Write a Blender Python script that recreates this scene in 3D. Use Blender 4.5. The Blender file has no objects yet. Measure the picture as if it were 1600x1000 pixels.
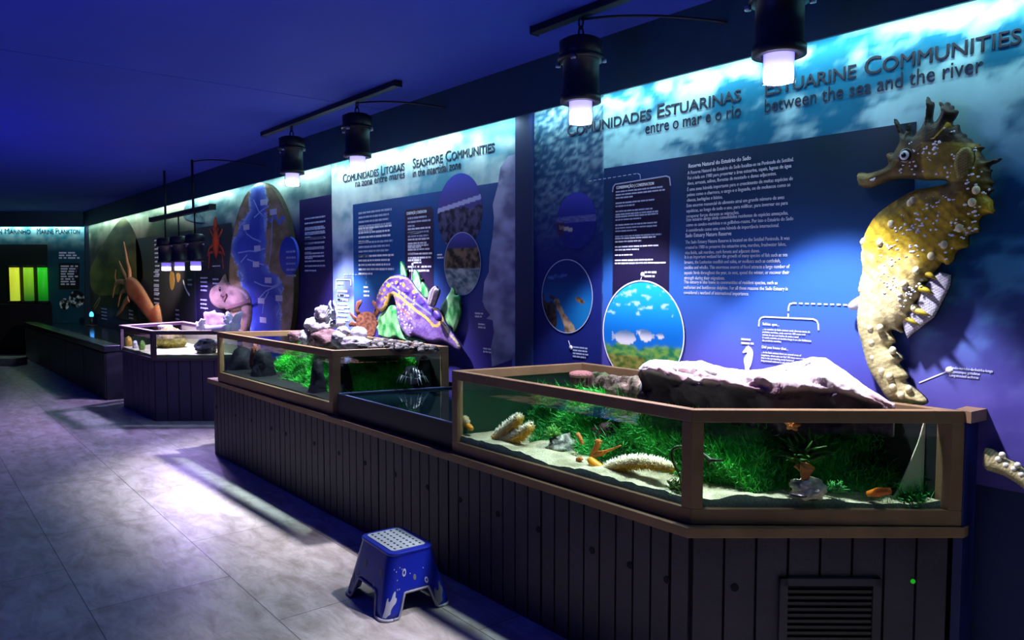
import bpy, math, random
import numpy as np
from mathutils import Vector, Matrix, noise
from mathutils.geometry import delaunay_2d_cdt
random.seed(7); rng = np.random.default_rng(7)
scene = bpy.context.scene
COL = scene.collection

# ------------------------------------------------------------------ camera model (photo = 1600x1000)
F, HOR, VX, H = 1180.0, 430.0, -165.0, 1.5
PIT = math.atan((500 - HOR) / F)
YAW = math.atan((800 - VX) / F * math.cos(PIT))
FW = np.array([-math.cos(YAW) * math.cos(PIT), math.sin(YAW) * math.cos(PIT), -math.sin(PIT)])
RT = np.array([math.sin(YAW), math.cos(YAW), 0.0])
UP = np.cross(RT, FW)
EYE = np.array([0, 0, H])

def ray(px, py):
    return FW + RT * (px - 800) / F + UP * (500 - py) / F
def atY(px, py, y):                       # measured point on the vertical plane at distance y
    r = ray(px, py); return EYE + r * (y / r[1])
def atZ(px, py, z):                       # measured point at height z
    r = ray(px, py); return EYE + r * ((z - H) / r[2])
def atV(px, py, P, Q):                    # measured point on the upright plane through P and Q
    n = np.array([Q[1] - P[1], P[0] - Q[0], 0.0]); r = ray(px, py)
    t = (n @ (np.array([P[0], P[1], 0]) - EYE)) / (n @ r)
    return EYE + r * t

cam = bpy.data.cameras.new('camera'); camo = bpy.data.objects.new('camera', cam); COL.objects.link(camo)
cam.sensor_width = 36; cam.lens = F / 1600 * 36; cam.clip_start = 0.02
M = Matrix(((RT[0], UP[0], -FW[0], 0), (RT[1], UP[1], -FW[1], 0), (RT[2], UP[2], -FW[2], H), (0, 0, 0, 1)))
camo.matrix_world = M
scene.camera = camo

# ------------------------------------------------------------------ colour + materials
def lin(c):
    return c / 12.92 if c <= 0.04045 else ((c + 0.055) / 1.055) ** 2.4
def hx(s):
    s = s.lstrip('#'); return tuple(lin(int(s[i:i + 2], 16) / 255) for i in (0, 2, 4))
def mat(name, col, rough=0.6, metal=0.0, spec=0.4, var=0.0, vscale=12.0, bump=0.0, bscale=40.0, emit=None, estr=0.0, col2=None, coat=0.0):
    m = bpy.data.materials.new(name); m.use_nodes = True
    nt = m.node_tree; b = nt.nodes['Principled BSDF']
    b.inputs['Roughness'].default_value = rough; b.inputs['Metallic'].default_value = metal
    b.inputs['Specular IOR Level'].default_value = spec
    b.inputs['Coat Weight'].default_value = coat
    b.inputs['Base Color'].default_value = (*col, 1)
    tc = nt.nodes.new('ShaderNodeTexCoord')
    if var > 0 or col2:
        n = nt.nodes.new('ShaderNodeTexNoise'); n.inputs['Scale'].default_value = vscale; n.inputs['Detail'].default_value = 6
        nt.links.new(tc.outputs['Object'], n.inputs['Vector'])
        r = nt.nodes.new('ShaderNodeValToRGB')
        c2 = col2 or tuple(c * (1 - var) for c in col)
        r.color_ramp.elements[0].position = 0.3; r.color_ramp.elements[1].position = 0.7
        r.color_ramp.elements[0].color = (*c2, 1); r.color_ramp.elements[1].color = (*col, 1)
        nt.links.new(n.outputs['Fac'], r.inputs['Fac']); nt.links.new(r.outputs['Color'], b.inputs['Base Color'])
    if bump > 0:
        n = nt.nodes.new('ShaderNodeTexNoise'); n.inputs['Scale'].default_value = bscale; n.inputs['Detail'].default_value = 5
        nt.links.new(tc.outputs['Object'], n.inputs['Vector'])
        bp = nt.nodes.new('ShaderNodeBump'); bp.inputs['Strength'].default_value = bump; bp.inputs['Distance'].default_value = 0.02
        nt.links.new(n.outputs['Fac'], bp.inputs['Height']); nt.links.new(bp.outputs['Normal'], b.inputs['Normal'])
    if emit:
        b.inputs['Emission Color'].default_value = (*emit, 1); b.inputs['Emission Strength'].default_value = estr
    return m
def vmat(name, rough=0.55, spec=0.3, var=0.0, vscale=60.0, bump=0.0, bscale=60.0, subsurf=0.0):
    """material whose colour is the mesh's own 'Col' attribute, with procedural grain"""
    m = bpy.data.materials.new(name); m.use_nodes = True
    nt = m.node_tree; b = nt.nodes['Principled BSDF']
    b.inputs['Roughness'].default_value = rough; b.inputs['Specular IOR Level'].default_value = spec
    a = nt.nodes.new('ShaderNodeAttribute'); a.attribute_name = 'Col'
    out = a.outputs['Color']; tc = nt.nodes.new('ShaderNodeTexCoord')
    if var > 0:
        n = nt.nodes.new('ShaderNodeTexNoise'); n.inputs['Scale'].default_value = vscale; n.inputs['Detail'].default_value = 7
        nt.links.new(tc.outputs['Object'], n.inputs['Vector'])
        mr = nt.nodes.new('ShaderNodeMapRange'); mr.inputs['From Min'].default_value = 0.3; mr.inputs['From Max'].default_value = 0.7
        mr.inputs['To Min'].default_value = 1 - var; mr.inputs['To Max'].default_value = 1 + var
        nt.links.new(n.outputs['Fac'], mr.inputs['Value'])
        mx = nt.nodes.new('ShaderNodeVectorMath'); mx.operation = 'SCALE'
        nt.links.new(out, mx.inputs[0]); nt.links.new(mr.outputs['Result'], mx.inputs['Scale'])
        out = mx.outputs['Vector']
    nt.links.new(out, b.inputs['Base Color'])
    if bump > 0:
        n = nt.nodes.new('ShaderNodeTexNoise'); n.inputs['Scale'].default_value = bscale; n.inputs['Detail'].default_value = 6
        nt.links.new(tc.outputs['Object'], n.inputs['Vector'])
        bp = nt.nodes.new('ShaderNodeBump'); bp.inputs['Strength'].default_value = bump; bp.inputs['Distance'].default_value = 0.015
        nt.links.new(n.outputs['Fac'], bp.inputs['Height']); nt.links.new(bp.outputs['Normal'], b.inputs['Normal'])
    return m
def glassmat(name, tint=(0.97, 0.99, 0.98), gl=0.06, rough=0.01, wave=0.0, wscale=9.0, fres=1.33):
    m = bpy.data.materials.new(name); m.use_nodes = True
    nt = m.node_tree; nt.nodes.clear()
    o = nt.nodes.new('ShaderNodeOutputMaterial'); mx = nt.nodes.new('ShaderNodeMixShader')
    t = nt.nodes.new('ShaderNodeBsdfTransparent'); t.inputs['Color'].default_value = (*tint, 1)
    g = nt.nodes.new('ShaderNodeBsdfGlossy'); g.inputs['Roughness'].default_value = rough
    lw = nt.nodes.new('ShaderNodeLayerWeight'); lw.inputs['Blend'].default_value = 0.5
    pw = nt.nodes.new('ShaderNodeMath'); pw.operation = 'POWER'; pw.inputs[1].default_value = 5.0
    fr = nt.nodes.new('ShaderNodeMapRange'); f0 = ((fres - 1) / (fres + 1)) ** 2; fr.inputs['To Min'].default_value = f0; fr.inputs['To Max'].default_value = 0.9
    nt.links.new(lw.outputs['Facing'], pw.inputs[0]); nt.links.new(pw.outputs['Value'], fr.inputs['Value'])
    if wave > 0:
        tc = nt.nodes.new('ShaderNodeTexCoord'); n = nt.nodes.new('ShaderNodeTexNoise')
        n.inputs['Scale'].default_value = wscale; n.inputs['Detail'].default_value = 3
        nt.links.new(tc.outputs['Object'], n.inputs['Vector'])
        bp = nt.nodes.new('ShaderNodeBump'); bp.inputs['Strength'].default_value = wave; bp.inputs['Distance'].default_value = 0.02
        nt.links.new(n.outputs['Fac'], bp.inputs['Height'])
        nt.links.new(bp.outputs['Normal'], g.inputs['Normal']); nt.links.new(bp.outputs['Normal'], lw.inputs['Normal'])
    nt.links.new(fr.outputs['Result'], mx.inputs['Fac']); nt.links.new(t.outputs['BSDF'], mx.inputs[1]); nt.links.new(g.outputs['BSDF'], mx.inputs[2])
    nt.links.new(mx.outputs['Shader'], o.inputs['Surface'])
    return m

# ------------------------------------------------------------------ mesh builder
class MB:
    def __init__(s): s.v = []; s.f = []; s.c = []; s.sm = []
    def add(s, vs, fs, col=None, smooth=False):
        b = len(s.v); s.v += [tuple(map(float, p)) for p in vs]
        s.f += [tuple(b + i for i in f) for f in fs]; s.sm += [smooth] * len(fs)
        if col is None: col = (1, 1, 1)
        if len(vs) and len(np.shape(col)) == 1: s.c += [tuple(col)] * len(vs)
        else: s.c += [tuple(x) for x in col]
        return s
    def box(s, x0, x1, y0, y1, z0, z1, col=None):
        vs = [(x, y, z) for z in (z0, z1) for (x, y) in ((x0, y0), (x1, y0), (x1, y1), (x0, y1))]
        return s.add(vs, [(3, 2, 1, 0), (4, 5, 6, 7), (0, 1, 5, 4), (1, 2, 6, 5), (2, 3, 7, 6), (3, 0, 4, 7)], col)
    def prism(s, poly, z0, z1, col=None):
        n = len(poly)
        if sum(poly[i][0] * poly[(i + 1) % n][1] - poly[(i + 1) % n][0] * poly[i][1] for i in range(n)) < 0: poly = poly[::-1]
        vs = [(p[0], p[1], z0) for p in poly] + [(p[0], p[1], z1) for p in poly]
        fs = [tuple(range(n))[::-1], tuple(range(n, 2 * n))] + [(i, (i + 1) % n, n + (i + 1) % n, n + i) for i in range(n)]
        return s.add(vs, fs, col)
    def ring(s, outer, inner, z0, z1, col=None):
        n = len(outer)
        for i in range(n):
            j = (i + 1) % n
            s.prism([outer[i], outer[j], inner[j], inner[i]], z0, z1, col)
        return s
    def beam(s, a, b, w, h, col=None):           # box beam between two points
        a, b = Vector(a), Vector(b); d = (b - a).normalized()
        r = d.cross(Vector((0, 0, 1)))
        if r.length < 1e-4: r = Vector((1, 0, 0))
        r.normalize(); u = r.cross(d).normalized()
        vs = [p + r * (sx * w / 2) + u * (sz * h / 2) for p in (a, b) for (sx, sz) in ((-1, -1), (1, -1), (1, 1), (-1, 1))]
        return s.add(vs, [(0, 3, 2, 1)[::-1], (4, 5, 6, 7)[::-1], (0, 1, 5, 4), (1, 2, 6, 5), (2, 3, 7, 6), (3, 0, 4, 7)], col)
    def lathe(s, prof, cx=0, cy=0, n=28, col=None, smooth=True):      # prof: (r, z)
        vs = []; fs = []
        for r, z in prof:
            for k in range(n):
                a = 2 * math.pi * k / n; vs.append((cx + r * math.cos(a), cy + r * math.sin(a), z))
        m = len(prof)
        for i in range(m - 1):
            for k in range(n):
                k2 = (k + 1) % n; fs.append((i * n + k, i * n + k2, (i + 1) * n + k2, (i + 1) * n + k))
        if prof[0][0] > 1e-6: fs.append(tuple(range(n))[::-1])
        if prof[-1][0] > 1e-6: fs.append(tuple(range((m - 1) * n, m * n)))
        return s.add(vs, fs, col, smooth)
    def tube(s, pts, rad, n=8, col=None, smooth=True, closed=False):
        pts = [Vector(p) for p in pts]; m = len(pts)
        if np.isscalar(rad): rad = [rad] * m
        vs = []; fs = []; cc = []
        up = Vector((0.13, 0.21, 0.97))
        for i, p in enumerate(pts):
            if closed: t = pts[(i + 1) % m] - pts[i - 1]
            else: t = pts[min(i + 1, m - 1)] - pts[max(i - 1, 0)]
            if t.length < 1e-9: t = Vector((0, 0, 1))
            t.normalize(); r = t.cross(up)
            if r.length < 1e-3: r = t.cross(Vector((1, 0, 0)))
            r.normalize(); u = r.cross(t); up = u
            for k in range(n):
                a = 2 * math.pi * k / n
                vs.append(p + r * (rad[i] * math.cos(a)) + u * (rad[i] * math.sin(a)))
                if col is not None and len(np.shape(col)) == 2: cc.append(col[i])
        for i in range(m if closed else m - 1):
            for k in range(n):
                k2 = (k + 1) % n; j = (i + 1) % m
                fs.append((i * n + k, i * n + k2, j * n + k2, j * n + k))
        if not closed: fs += [tuple(range(n))[::-1], tuple(range((m - 1) * n, m * n))]
        return s.add(vs, fs, cc if cc else col, smooth)
    def ball(s, c, r, nu=12, nv=8, col=None):
        r = (r, r, r) if np.isscalar(r) else r
        vs = [(c[0], c[1], c[2] - r[2])]; 
        for i in range(1, nv):
            th = -math.pi / 2 + math.pi * i / nv
            for k in range(nu):
                a = 2 * math.pi * k / nu
                vs.append((c[0] + r[0] * math.cos(th) * math.cos(a), c[1] + r[1] * math.cos(th) * math.sin(a), c[2] + r[2] * math.sin(th)))
        vs.append((c[0], c[1], c[2] + r[2])); fs = []
        for k in range(nu):
            k2 = (k + 1) % nu
            fs.append((0, 1 + k2, 1 + k))
            for i in range(nv - 2): fs.append((1 + i * nu + k, 1 + i * nu + k2, 1 + (i + 1) * nu + k2, 1 + (i + 1) * nu + k))
            fs.append((len(vs) - 1, 1 + (nv - 2) * nu + k, 1 + (nv - 2) * nu + k2))
        return s.add(vs, fs, col, True)
    def spike(s, a, b, r, col=None, n=5):
        a, b = Vector(a), Vector(b); d = (b - a).normalized(); q = d.orthogonal().normalized(); w = d.cross(q)
        vs = [a + q * (r * math.cos(6.2832 * k / n)) + w * (r * math.sin(6.2832 * k / n)) for k in range(n)] + [b]
        return s.add(vs, [(k, (k + 1) % n, n) for k in range(n)], col, True)
    def build(s, name, m, parent=None, bevel=0.0):
        me = bpy.data.meshes.new(name); me.from_pydata(s.v, [], s.f); me.update()
        me.polygons.foreach_set('use_smooth', s.sm)
        at = me.attributes.new('Col', 'FLOAT_COLOR', 'POINT')
        arr = np.ones((len(s.v), 4), np.float32); arr[:, :3] = np.array(s.c, np.float32)[:, :3]
        at.data.foreach_set('color', arr.ravel())
        me.materials.append(m)
        o = bpy.data.objects.new(name, me); COL.objects.link(o)
        if parent is not None:
            o.parent = parent
            o.matrix_parent_inverse = Matrix.Translation(-root_loc(parent)) if parent.parent is None else Matrix.Identity(4)
        if bevel > 0:
            bv = o.modifiers.new('bevel', 'BEVEL'); bv.width = bevel; bv.segments = 2; bv.limit_method = 'ANGLE'; bv.angle_limit = 0.7
        return o
def root_loc(o): return Vector(o.location)
def tag(o, label, cat, group=None, kind=None):
    o['label'] = label; o['category'] = cat
    if group: o['group'] = group
    if kind: o['kind'] = kind
    return o
def struct(o): o['kind'] = 'structure'; return o
def thing(name, label, cat, loc=(0, 0, 0), group=None):
    o = bpy.data.objects.new(name, None); COL.objects.link(o); o.location = loc; o.empty_display_size = 0.05
    return tag(o, label, cat, group)
def copy_tree(o, parent=None):
    c = o.copy(); COL.objects.link(c)
    if parent is not None: c.parent = parent; c.matrix_parent_inverse = o.matrix_parent_inverse.copy()
    for ch in list(o.children): copy_tree(ch, c)
    return c

def nz(x, y, z=0.0, s=1.0, o=4): return noise.fractal(Vector((x * s, y * s, z * s + 3.1)), 1.0, 2.0, o)
def mixc(a, b, t):
    t = max(0.0, min(1.0, t)); return tuple(a[i] + (b[i] - a[i]) * t for i in range(3))
def sst(a, b, x):
    t = max(0.0, min(1.0, (x - a) / (b - a))); return t * t * (3 - 2 * t)
def pd(P, line, closed=False):                    # distance of points (N,2) to a polyline
    P = np.asarray(P, float); L = np.asarray(line, float)
    if closed: L = np.vstack([L, L[:1]])
    best = np.full(len(P), 1e9)
    for a, b in zip(L[:-1], L[1:]):
        d = b - a; q = max(d @ d, 1e-12)
        t = np.clip(((P - a) @ d) / q, 0, 1)
        best = np.minimum(best, np.hypot(*(P - a - t[:, None] * d).T))
    return best
def inpoly(P, poly):
    P = np.asarray(P, float); q = np.asarray(poly, float); ins = np.zeros(len(P), bool); j = len(q) - 1
    for i in range(len(q)):
        c = ((q[i, 1] > P[:, 1]) != (q[j, 1] > P[:, 1]))
        xx = (q[j, 0] - q[i, 0]) * (P[:, 1] - q[i, 1]) / (q[j, 1] - q[i, 1] + 1e-12) + q[i, 0]
        ins ^= c & (P[:, 0] < xx); j = i
    return ins
def chaikin(p, it=1):
    p = [tuple(q) for q in p]
    for _ in range(it):
        o = []
        for i in range(len(p)):
            a, b = p[i], p[(i + 1) % len(p)]
            o += [(a[0] * .75 + b[0] * .25, a[1] * .75 + b[1] * .25), (a[0] * .25 + b[0] * .75, a[1] * .25 + b[1] * .75)]
        p = o
    return p
def densify(p, step):
    o = []
    for i in range(len(p)):
        a, b = np.array(p[i], float), np.array(p[(i + 1) % len(p)], float)
        n = max(1, int(np.hypot(*(b - a)) / step))
        o += [tuple(a + (b - a) * k / n) for k in range(n)]
    return o
def fill(outline, step, holes=()):
    """triangulated interior of a 2-D outline; returns pts, tris, number of outline pts"""
    o = densify(outline, step); P = np.array(o)
    lo, hi = P.min(0), P.max(0)
    g = []
    k = 0; y = lo[1] + step / 2
    while y < hi[1]:
        x = lo[0] + step / 2 + (k % 2) * step / 2
        while x < hi[0]: g.append((x, y)); x += step
        y += step * 0.87; k += 1
    pts = o
    if g:
        G = np.array(g); m = inpoly(G, P); G = G[m]
        if len(G): G = G[pd(G, P, True) > step * 0.45]
        pts = o + [tuple(q) for q in G]
    n = len(o)
    vs, ed, fs, ov, oe, of = delaunay_2d_cdt([Vector(p) for p in pts], [], [list(range(n))], 1, 1e-6)
    return np.array([tuple(v) for v in vs]), [tuple(f) for f in fs], n
def relief(name, outline, plane, thick, m, parent=None, bulge=0.0, R=10.0, step=4.0, paint=None, smooth=1, side=None, out=(0, -1, 0)):
    """a cut-out standing on a plane: outline in measured coordinates, real thickness, optionally domed front"""
    if smooth: outline = chaikin(outline, smooth)
    P, T, n = fill(outline, step)
    d = pd(P, outline, True)
    h = bulge * np.sqrt(np.clip(1 - (1 - np.minimum(d / R, 1)) ** 2, 0, 1)) if bulge > 0 else np.zeros(len(P))
    B = np.array([plane(x, y) for x, y in P]); out = np.array(out, float)
    Fv = B + out * (thick + h)[:, None]
    col = paint(P, d) if callable(paint) else [paint or (1, 1, 1)] * len(P)
    mb = MB()
    # orient triangles so the front faces 'out'
    ft = []
    for t in T:
        a, b, c = B[list(t[:3])]
        ft.append(t if np.cross(b - a, c - a) @ out > 0 else t[::-1])
    mb.add(Fv, ft, col, True)
    sc = side or (0.02, 0.02, 0.03)
    mb.add(B, [t[::-1] for t in ft], sc)
    # rim: boundary edges of the triangulation
    cnt = {}
    for t in ft:
        for i in range(len(t)):
            e = (t[i], t[(i + 1) % len(t)]); cnt[e] = 1
    V2 = []; F2 = []
    for (a, b) in list(cnt):
        if (b, a) not in cnt:
            k = len(V2); V2 += [Fv[a], Fv[b], B[b], B[a]]; F2.append((k + 3, k + 2, k + 1, k))
    mb.add(V2, F2, sc)
    return mb.build(name, m, parent)
def wallplane(y): return lambda px, py: atY(px, py, y)
def strokes(name, lines, w, y, m, parent, dash=None):
    """printed line work: each polyline (measured) as a thin raised ribbon"""
    mb = MB()
    for L in lines:
        pts = [atY(p[0], p[1], y) for p in L]
        segs = list(zip(pts[:-1], pts[1:]))
        for a, b in segs:
            d = b - a; ln = np.linalg.norm(d)
            if ln < 1e-6: continue
            d = d / ln; nrm = np.array([-d[2], 0, d[0]]) * w / 2
            parts = [(0, ln)] if not dash else [(k * dash, min(ln, k * dash + dash * .6)) for k in range(int(ln / dash) + 1)]
            for s0, s1 in parts:
                q = [a + d * s0 - nrm, a + d * s1 - nrm, a + d * s1 + nrm, a + d * s0 + nrm]
                q2 = [p + np.array([0, 0.0008, 0]) for p in q]
                mb.add(q + q2, [(0, 1, 2, 3), (7, 6, 5, 4), (0, 4, 5, 1), (1, 5, 6, 2), (2, 6, 7, 3), (3, 7, 4, 0)])
    return mb.build(name, m, parent)
def wordlines(name, px0, px1, py0, y, nlines, lead, hgt, m, parent, para=(), seed=1, ragged=.25):
    """a block of text too small to read: rows of word-length marks on the print"""
    r = random.Random(seed); mb = MB()
    a = atY(px0, py0, y); b = atY(px1, py0, y); W = b[0] - a[0]; z = a[2]
    for i in range(nlines):
        x = 0; end = W * (1 - r.random() * ragged)
        if i + 1 in para: end = W * r.uniform(.25, .6)
        while x < end:
            w = hgt * r.uniform(1.2, 5.5); w = min(w, end - x)
            mb.box(a[0] + x, a[0] + x + w, y, y + .0008, z - hgt * r.uniform(.85, 1.0), z)
            x += w + hgt * .55
        z -= lead * (1.7 if i + 1 in para else 1)
    return mb.build(name, m, parent)
TXT = []
def text(name, body, xl, xr, z, y, size, m, parent, small=False, line=None, rotz=0.0, loc=None, fitw=True, bold=0.0):
    """lettering on a wall print; xl, xr are world coordinates along the wall, z the baseline"""
    c = bpy.data.curves.new(name, 'FONT'); c.body = body; c.size = size; c.extrude = 0.0008; c.bevel_depth = bold; c.bevel_resolution = 0; c.resolution_u = 3
    if line: c.space_line = line
    o = bpy.data.objects.new(name, c); COL.objects.link(o)
    if small:
        c.small_caps_scale = 0.78
        for i, ch in enumerate(body): c.body_format[i].use_small_caps = True
    c.materials.append(m)
    if parent is not None: o.parent = parent
    o.location = loc or (xl, y, z); o.rotation_euler = (math.pi / 2, 0, rotz)
    if fitw: TXT.append((o, xr - xl))
    return o
def inset(poly, d):
    """offset a CCW polygon inwards by d (negative = outwards)"""
    n = len(poly); out = []
    for i in range(n):
        p0, p1, p2 = [np.array(poly[k % n][:2], float) for k in (i - 1, i, i + 1)]
        e1 = (p1 - p0) / np.linalg.norm(p1 - p0); e2 = (p2 - p1) / np.linalg.norm(p2 - p1)
        n1 = np.array([-e1[1], e1[0]]); n2 = np.array([-e2[1], e2[0]])
        b = n1 + n2; b = b / (b @ n1)
        out.append(tuple(p1 + b * d))
    return out

# ------------------------------------------------------------------ world + view
w = bpy.data.worlds.new('world'); scene.world = w; w.use_nodes = True
w.node_tree.nodes['Background'].inputs['Color'].default_value = (0.002, 0.003, 0.012, 1)
w.node_tree.nodes['Background'].inputs['Strength'].default_value = 1.0
scene.view_settings.view_transform = 'Standard'; scene.view_settings.look = 'None'
scene.view_settings.gamma = 1.0; scene.view_settings.use_curve_mapping = False
scene.view_settings.exposure = 0.0
scene.cycles.max_bounces = 8; scene.cycles.transparent_max_bounces = 16
scene.cycles.use_denoising = True
scene.cycles.sample_clamp_indirect = 4.0

# ------------------------------------------------------------------ shared materials
M_FRAME = mat('tan_wood', hx('#8e6e4c'), 0.5, var=.25, vscale=9, bump=.05, bscale=90)
M_DARK = mat('black_metal', (0.010, 0.010, 0.016), 0.45, spec=.4)
M_CHAR = mat('charcoal_boards', hx('#352f40'), 0.55, var=.3, vscale=6, bump=.12, bscale=30)
M_NAVY = mat('navy_panel', hx('#0b1f66'), 0.5, var=.2)
M_BLACK = mat('matt_black', (0.006, 0.006, 0.012), 0.7, spec=.2)
M_GLASS = glassmat('clear_glass', fres=1.18)
M_WATER = glassmat('water_surface', (0.84, 0.97, 0.90), wave=.25, wscale=10, fres=1.75)
M_WSIDE = glassmat('water_body', (0.86, 0.98, 0.90), fres=1.08)
M_WHITE = mat('white_print', (0.85, 0.87, 0.95), 0.5)
M_FAINT = mat('faint_print', (0.42, 0.48, 0.66), 0.5)
M_INK = mat('slate_lettering', (0.008, 0.014, 0.03), 0.6)
M_PRINT = vmat('printed_sheet', 0.5, 0.2)
M_MURAL = vmat('mural_print', 0.6, 0.15, var=.10, vscale=7)
M_RELIEF = vmat('painted_cutout', 0.5, 0.25, var=.18, vscale=60, bump=.25, bscale=70)
M_ROCK = vmat('rock', 0.75, 0.25, var=.3, vscale=30, bump=.6, bscale=45)
M_WETROCK = vmat('wet_rock', 0.6, 0.3, var=.45, vscale=40, bump=.8, bscale=50)
M_SAND = vmat('sand', 0.85, 0.15, var=.3, vscale=160, bump=.4, bscale=120)
M_ALGAE = vmat('algae', 0.75, 0.1)
M_SOFT = vmat('soft_tissue', 0.55, 0.3)
M_STEEL = mat('dull_steel', (.35, .35, .4), .35, metal=.9)

# ------------------------------------------------------------------ room shell
YW = 2.92           # mural wall
YP = 2.905          # face of the printed panels
ZC, ZF = 2.70, 2.415
def floor_mat():
    m = bpy.data.materials.new('stone_tiles'); m.use_nodes = True; nt = m.node_tree; b = nt.nodes['Principled BSDF']
    tc = nt.nodes.new('ShaderNodeTexCoord')
    br = nt.nodes.new('ShaderNodeTexBrick'); br.inputs['Scale'].default_value = 1
    br.inputs['Brick Width'].default_value = 1.25; br.inputs['Row Height'].default_value = .62; br.inputs['Mortar Size'].default_value = .0025
    br.inputs['Color1'].default_value = (*hx('#ddd4c6'), 1); br.inputs['Color2'].default_value = (*hx('#cdc3b2'), 1); br.inputs['Mortar'].default_value = (*hx('#7d756a'), 1)
    nt.links.new(tc.outputs['Object'], br.inputs['Vector'])
    n = nt.nodes.new('ShaderNodeTexNoise'); n.inputs['Scale'].default_value = 6; n.inputs['Detail'].default_value = 9; n.inputs['Roughness'].default_value = .7; n.inputs['Distortion'].default_value = .5
    mp = nt.nodes.new('ShaderNodeMapping'); mp.inputs['Scale'].default_value = (.7, 1.6, 1)
    nt.links.new(tc.outputs['Object'], mp.inputs['Vector']); nt.links.new(mp.outputs['Vector'], n.inputs['Vector'])
    r = nt.nodes.new('ShaderNodeValToRGB'); e = r.color_ramp.elements
    e[0].position = .32; e[0].color = (*hx('#a39a8c'), 1); e[1].position = .62; e[1].color = (1, 1, 1, 1)
    nt.links.new(n.outputs['Fac'], r.inputs['Fac'])
    mx = nt.nodes.new('ShaderNodeMixRGB'); mx.blend_type = 'MULTIPLY'; mx.inputs['Fac'].default_value = .8
    nt.links.new(br.outputs['Color'], mx.inputs['Color1']); nt.links.new(r.outputs['Color'], mx.inputs['Color2'])
    nt.links.new(mx.outputs['Color'], b.inputs['Base Color'])
    n2 = nt.nodes.new('ShaderNodeTexNoise'); n2.inputs['Scale'].default_value = 14; n2.inputs['Detail'].default_value = 6
    nt.links.new(tc.outputs['Object'], n2.inputs['Vector'])
    mr = nt.nodes.new('ShaderNodeMapRange'); mr.inputs['To Min'].default_value = .2; mr.inputs['To Max'].default_value = .48
    nt.links.new(n2.outputs['Fac'], mr.inputs['Value']); nt.links.new(mr.outputs['Result'], b.inputs['Roughness'])
    bp = nt.nodes.new('ShaderNodeBump'); bp.inputs['Strength'].default_value = .15; bp.inputs['Distance'].default_value = .01
    nt.links.new(n.outputs['Fac'], bp.inputs['Height']); nt.links.new(bp.outputs['Normal'], b.inputs['Normal'])
    return m
CX = -16.35                                   # corner where the far wall starts
EX, EY = CX - .632 * 7, YW - .775 * 7         # far wall runs square to the corner view
struct(MB().box(-22, 3, -4, YW + .15, -.12, 0).build('floor', floor_mat()))
M_CEIL = mat('blue_ceiling_paint', hx('#2b44b8'), .7, var=.12, vscale=1.5, bump=.05, bscale=6)
cl = MB(); cl.box(-22, -4.9, -4, YW + .15, ZC, ZC + .1); cl.box(-4.892, 3, -4, YW + .15, ZC, ZC + .1); cl.box(-22, 3, -4, YW + .15, ZC + .1, ZC + .12)
struct(cl.build('ceiling', M_CEIL))
M_WALLB = mat('blue_wall_paint', hx('#0a2258'), .65, var=.15, vscale=3)
struct(MB().box(CX - .3, 3, YW, YW + .15, 0, ZC).build('wall_right', M_WALLB))
struct(MB().prism([(CX, YW), (EX, EY), (EX - .12, EY + .1), (CX - .12, YW + .1)], 0, ZC).build('wall_far', mat('dark_teal_wall', hx('#0c2a3c'), .7, var=.2)))
struct(MB().box(-22, 3, -4.12, -4, 0, ZC).build('wall_left', M_BLACK))
struct(MB().box(3, 3.12, -4, YW + .15, 0, ZC).build('wall_back', M_BLACK))
# dropped fascia in front of the mural, hiding the light strip
M_FASC = mat('dark_fascia_paint', (.010, .045, .085), .6, var=.15)
fa = MB()
fx0, fx1 = CX, 3.0
prof = [(2.815, ZF), (2.83, ZF), (2.83, ZC), (2.815, ZC)]
fa.add([(x, y, z) for x in (fx0, fx1) for y, z in prof], [(0, 1, 2, 3), (7, 6, 5, 4), (0, 4, 5, 1), (1, 5, 6, 2), (2, 6, 7, 3), (3, 7, 4, 0)])
struct(fa.build('trim_1', M_FASC))
fd = np.array([-.632, -.775]); fn = np.array([.775, -.632])      # along the far wall, and out of it
def far(s, off): return tuple(np.array([CX, YW]) + fd * s + fn * off)
fb = MB(); fb.prism([far(.06, .10), far(7, .10), far(7, .085), far(.06, .085)], ZF, ZC); struct(fb.build('trim_2', M_FASC))
# slim blue pier between two murals
xp0, xp1 = atY(808, 300, YP)[0], atY(834, 300, YP)[0]
struct(MB().box(xp0, xp1, YW - .03, YW, 0, ZC).build('trim_3', M_WALLB))

# LED strips in the slot above the murals
M_LED = mat('cove_strip_diffuser', (.9, 1, 1), .5, emit=(.62, .95, 1.0), estr=9)
def strip(x0, x1, label):
    o = MB().box(x0, x1, 2.834, 2.852, ZF + .012, ZF + .03).build('light_strip', M_LED)
    return tag(o, label, 'light strip', 'light strips above the murals')
strip(xp1 + .02, 2.0, 'cool white light strip in the slot above the estuarine mural')
strip(-6.0, xp0 - .02, 'cool white light strip in the slot above the seashore mural')
strip(CX + .1, -6.03, 'cool white light strip in the slot above the deep sea murals at the far end')
fs = MB(); fs.prism([far(.15, .084), far(7, .084), far(7, .066), far(.15, .066)], ZF + .012, ZF + .03)
tag(fs.build('light_strip', M_LED), 'cool white light strip above the plankton wall at the far end', 'light strip', 'light strips above the murals')

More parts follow.
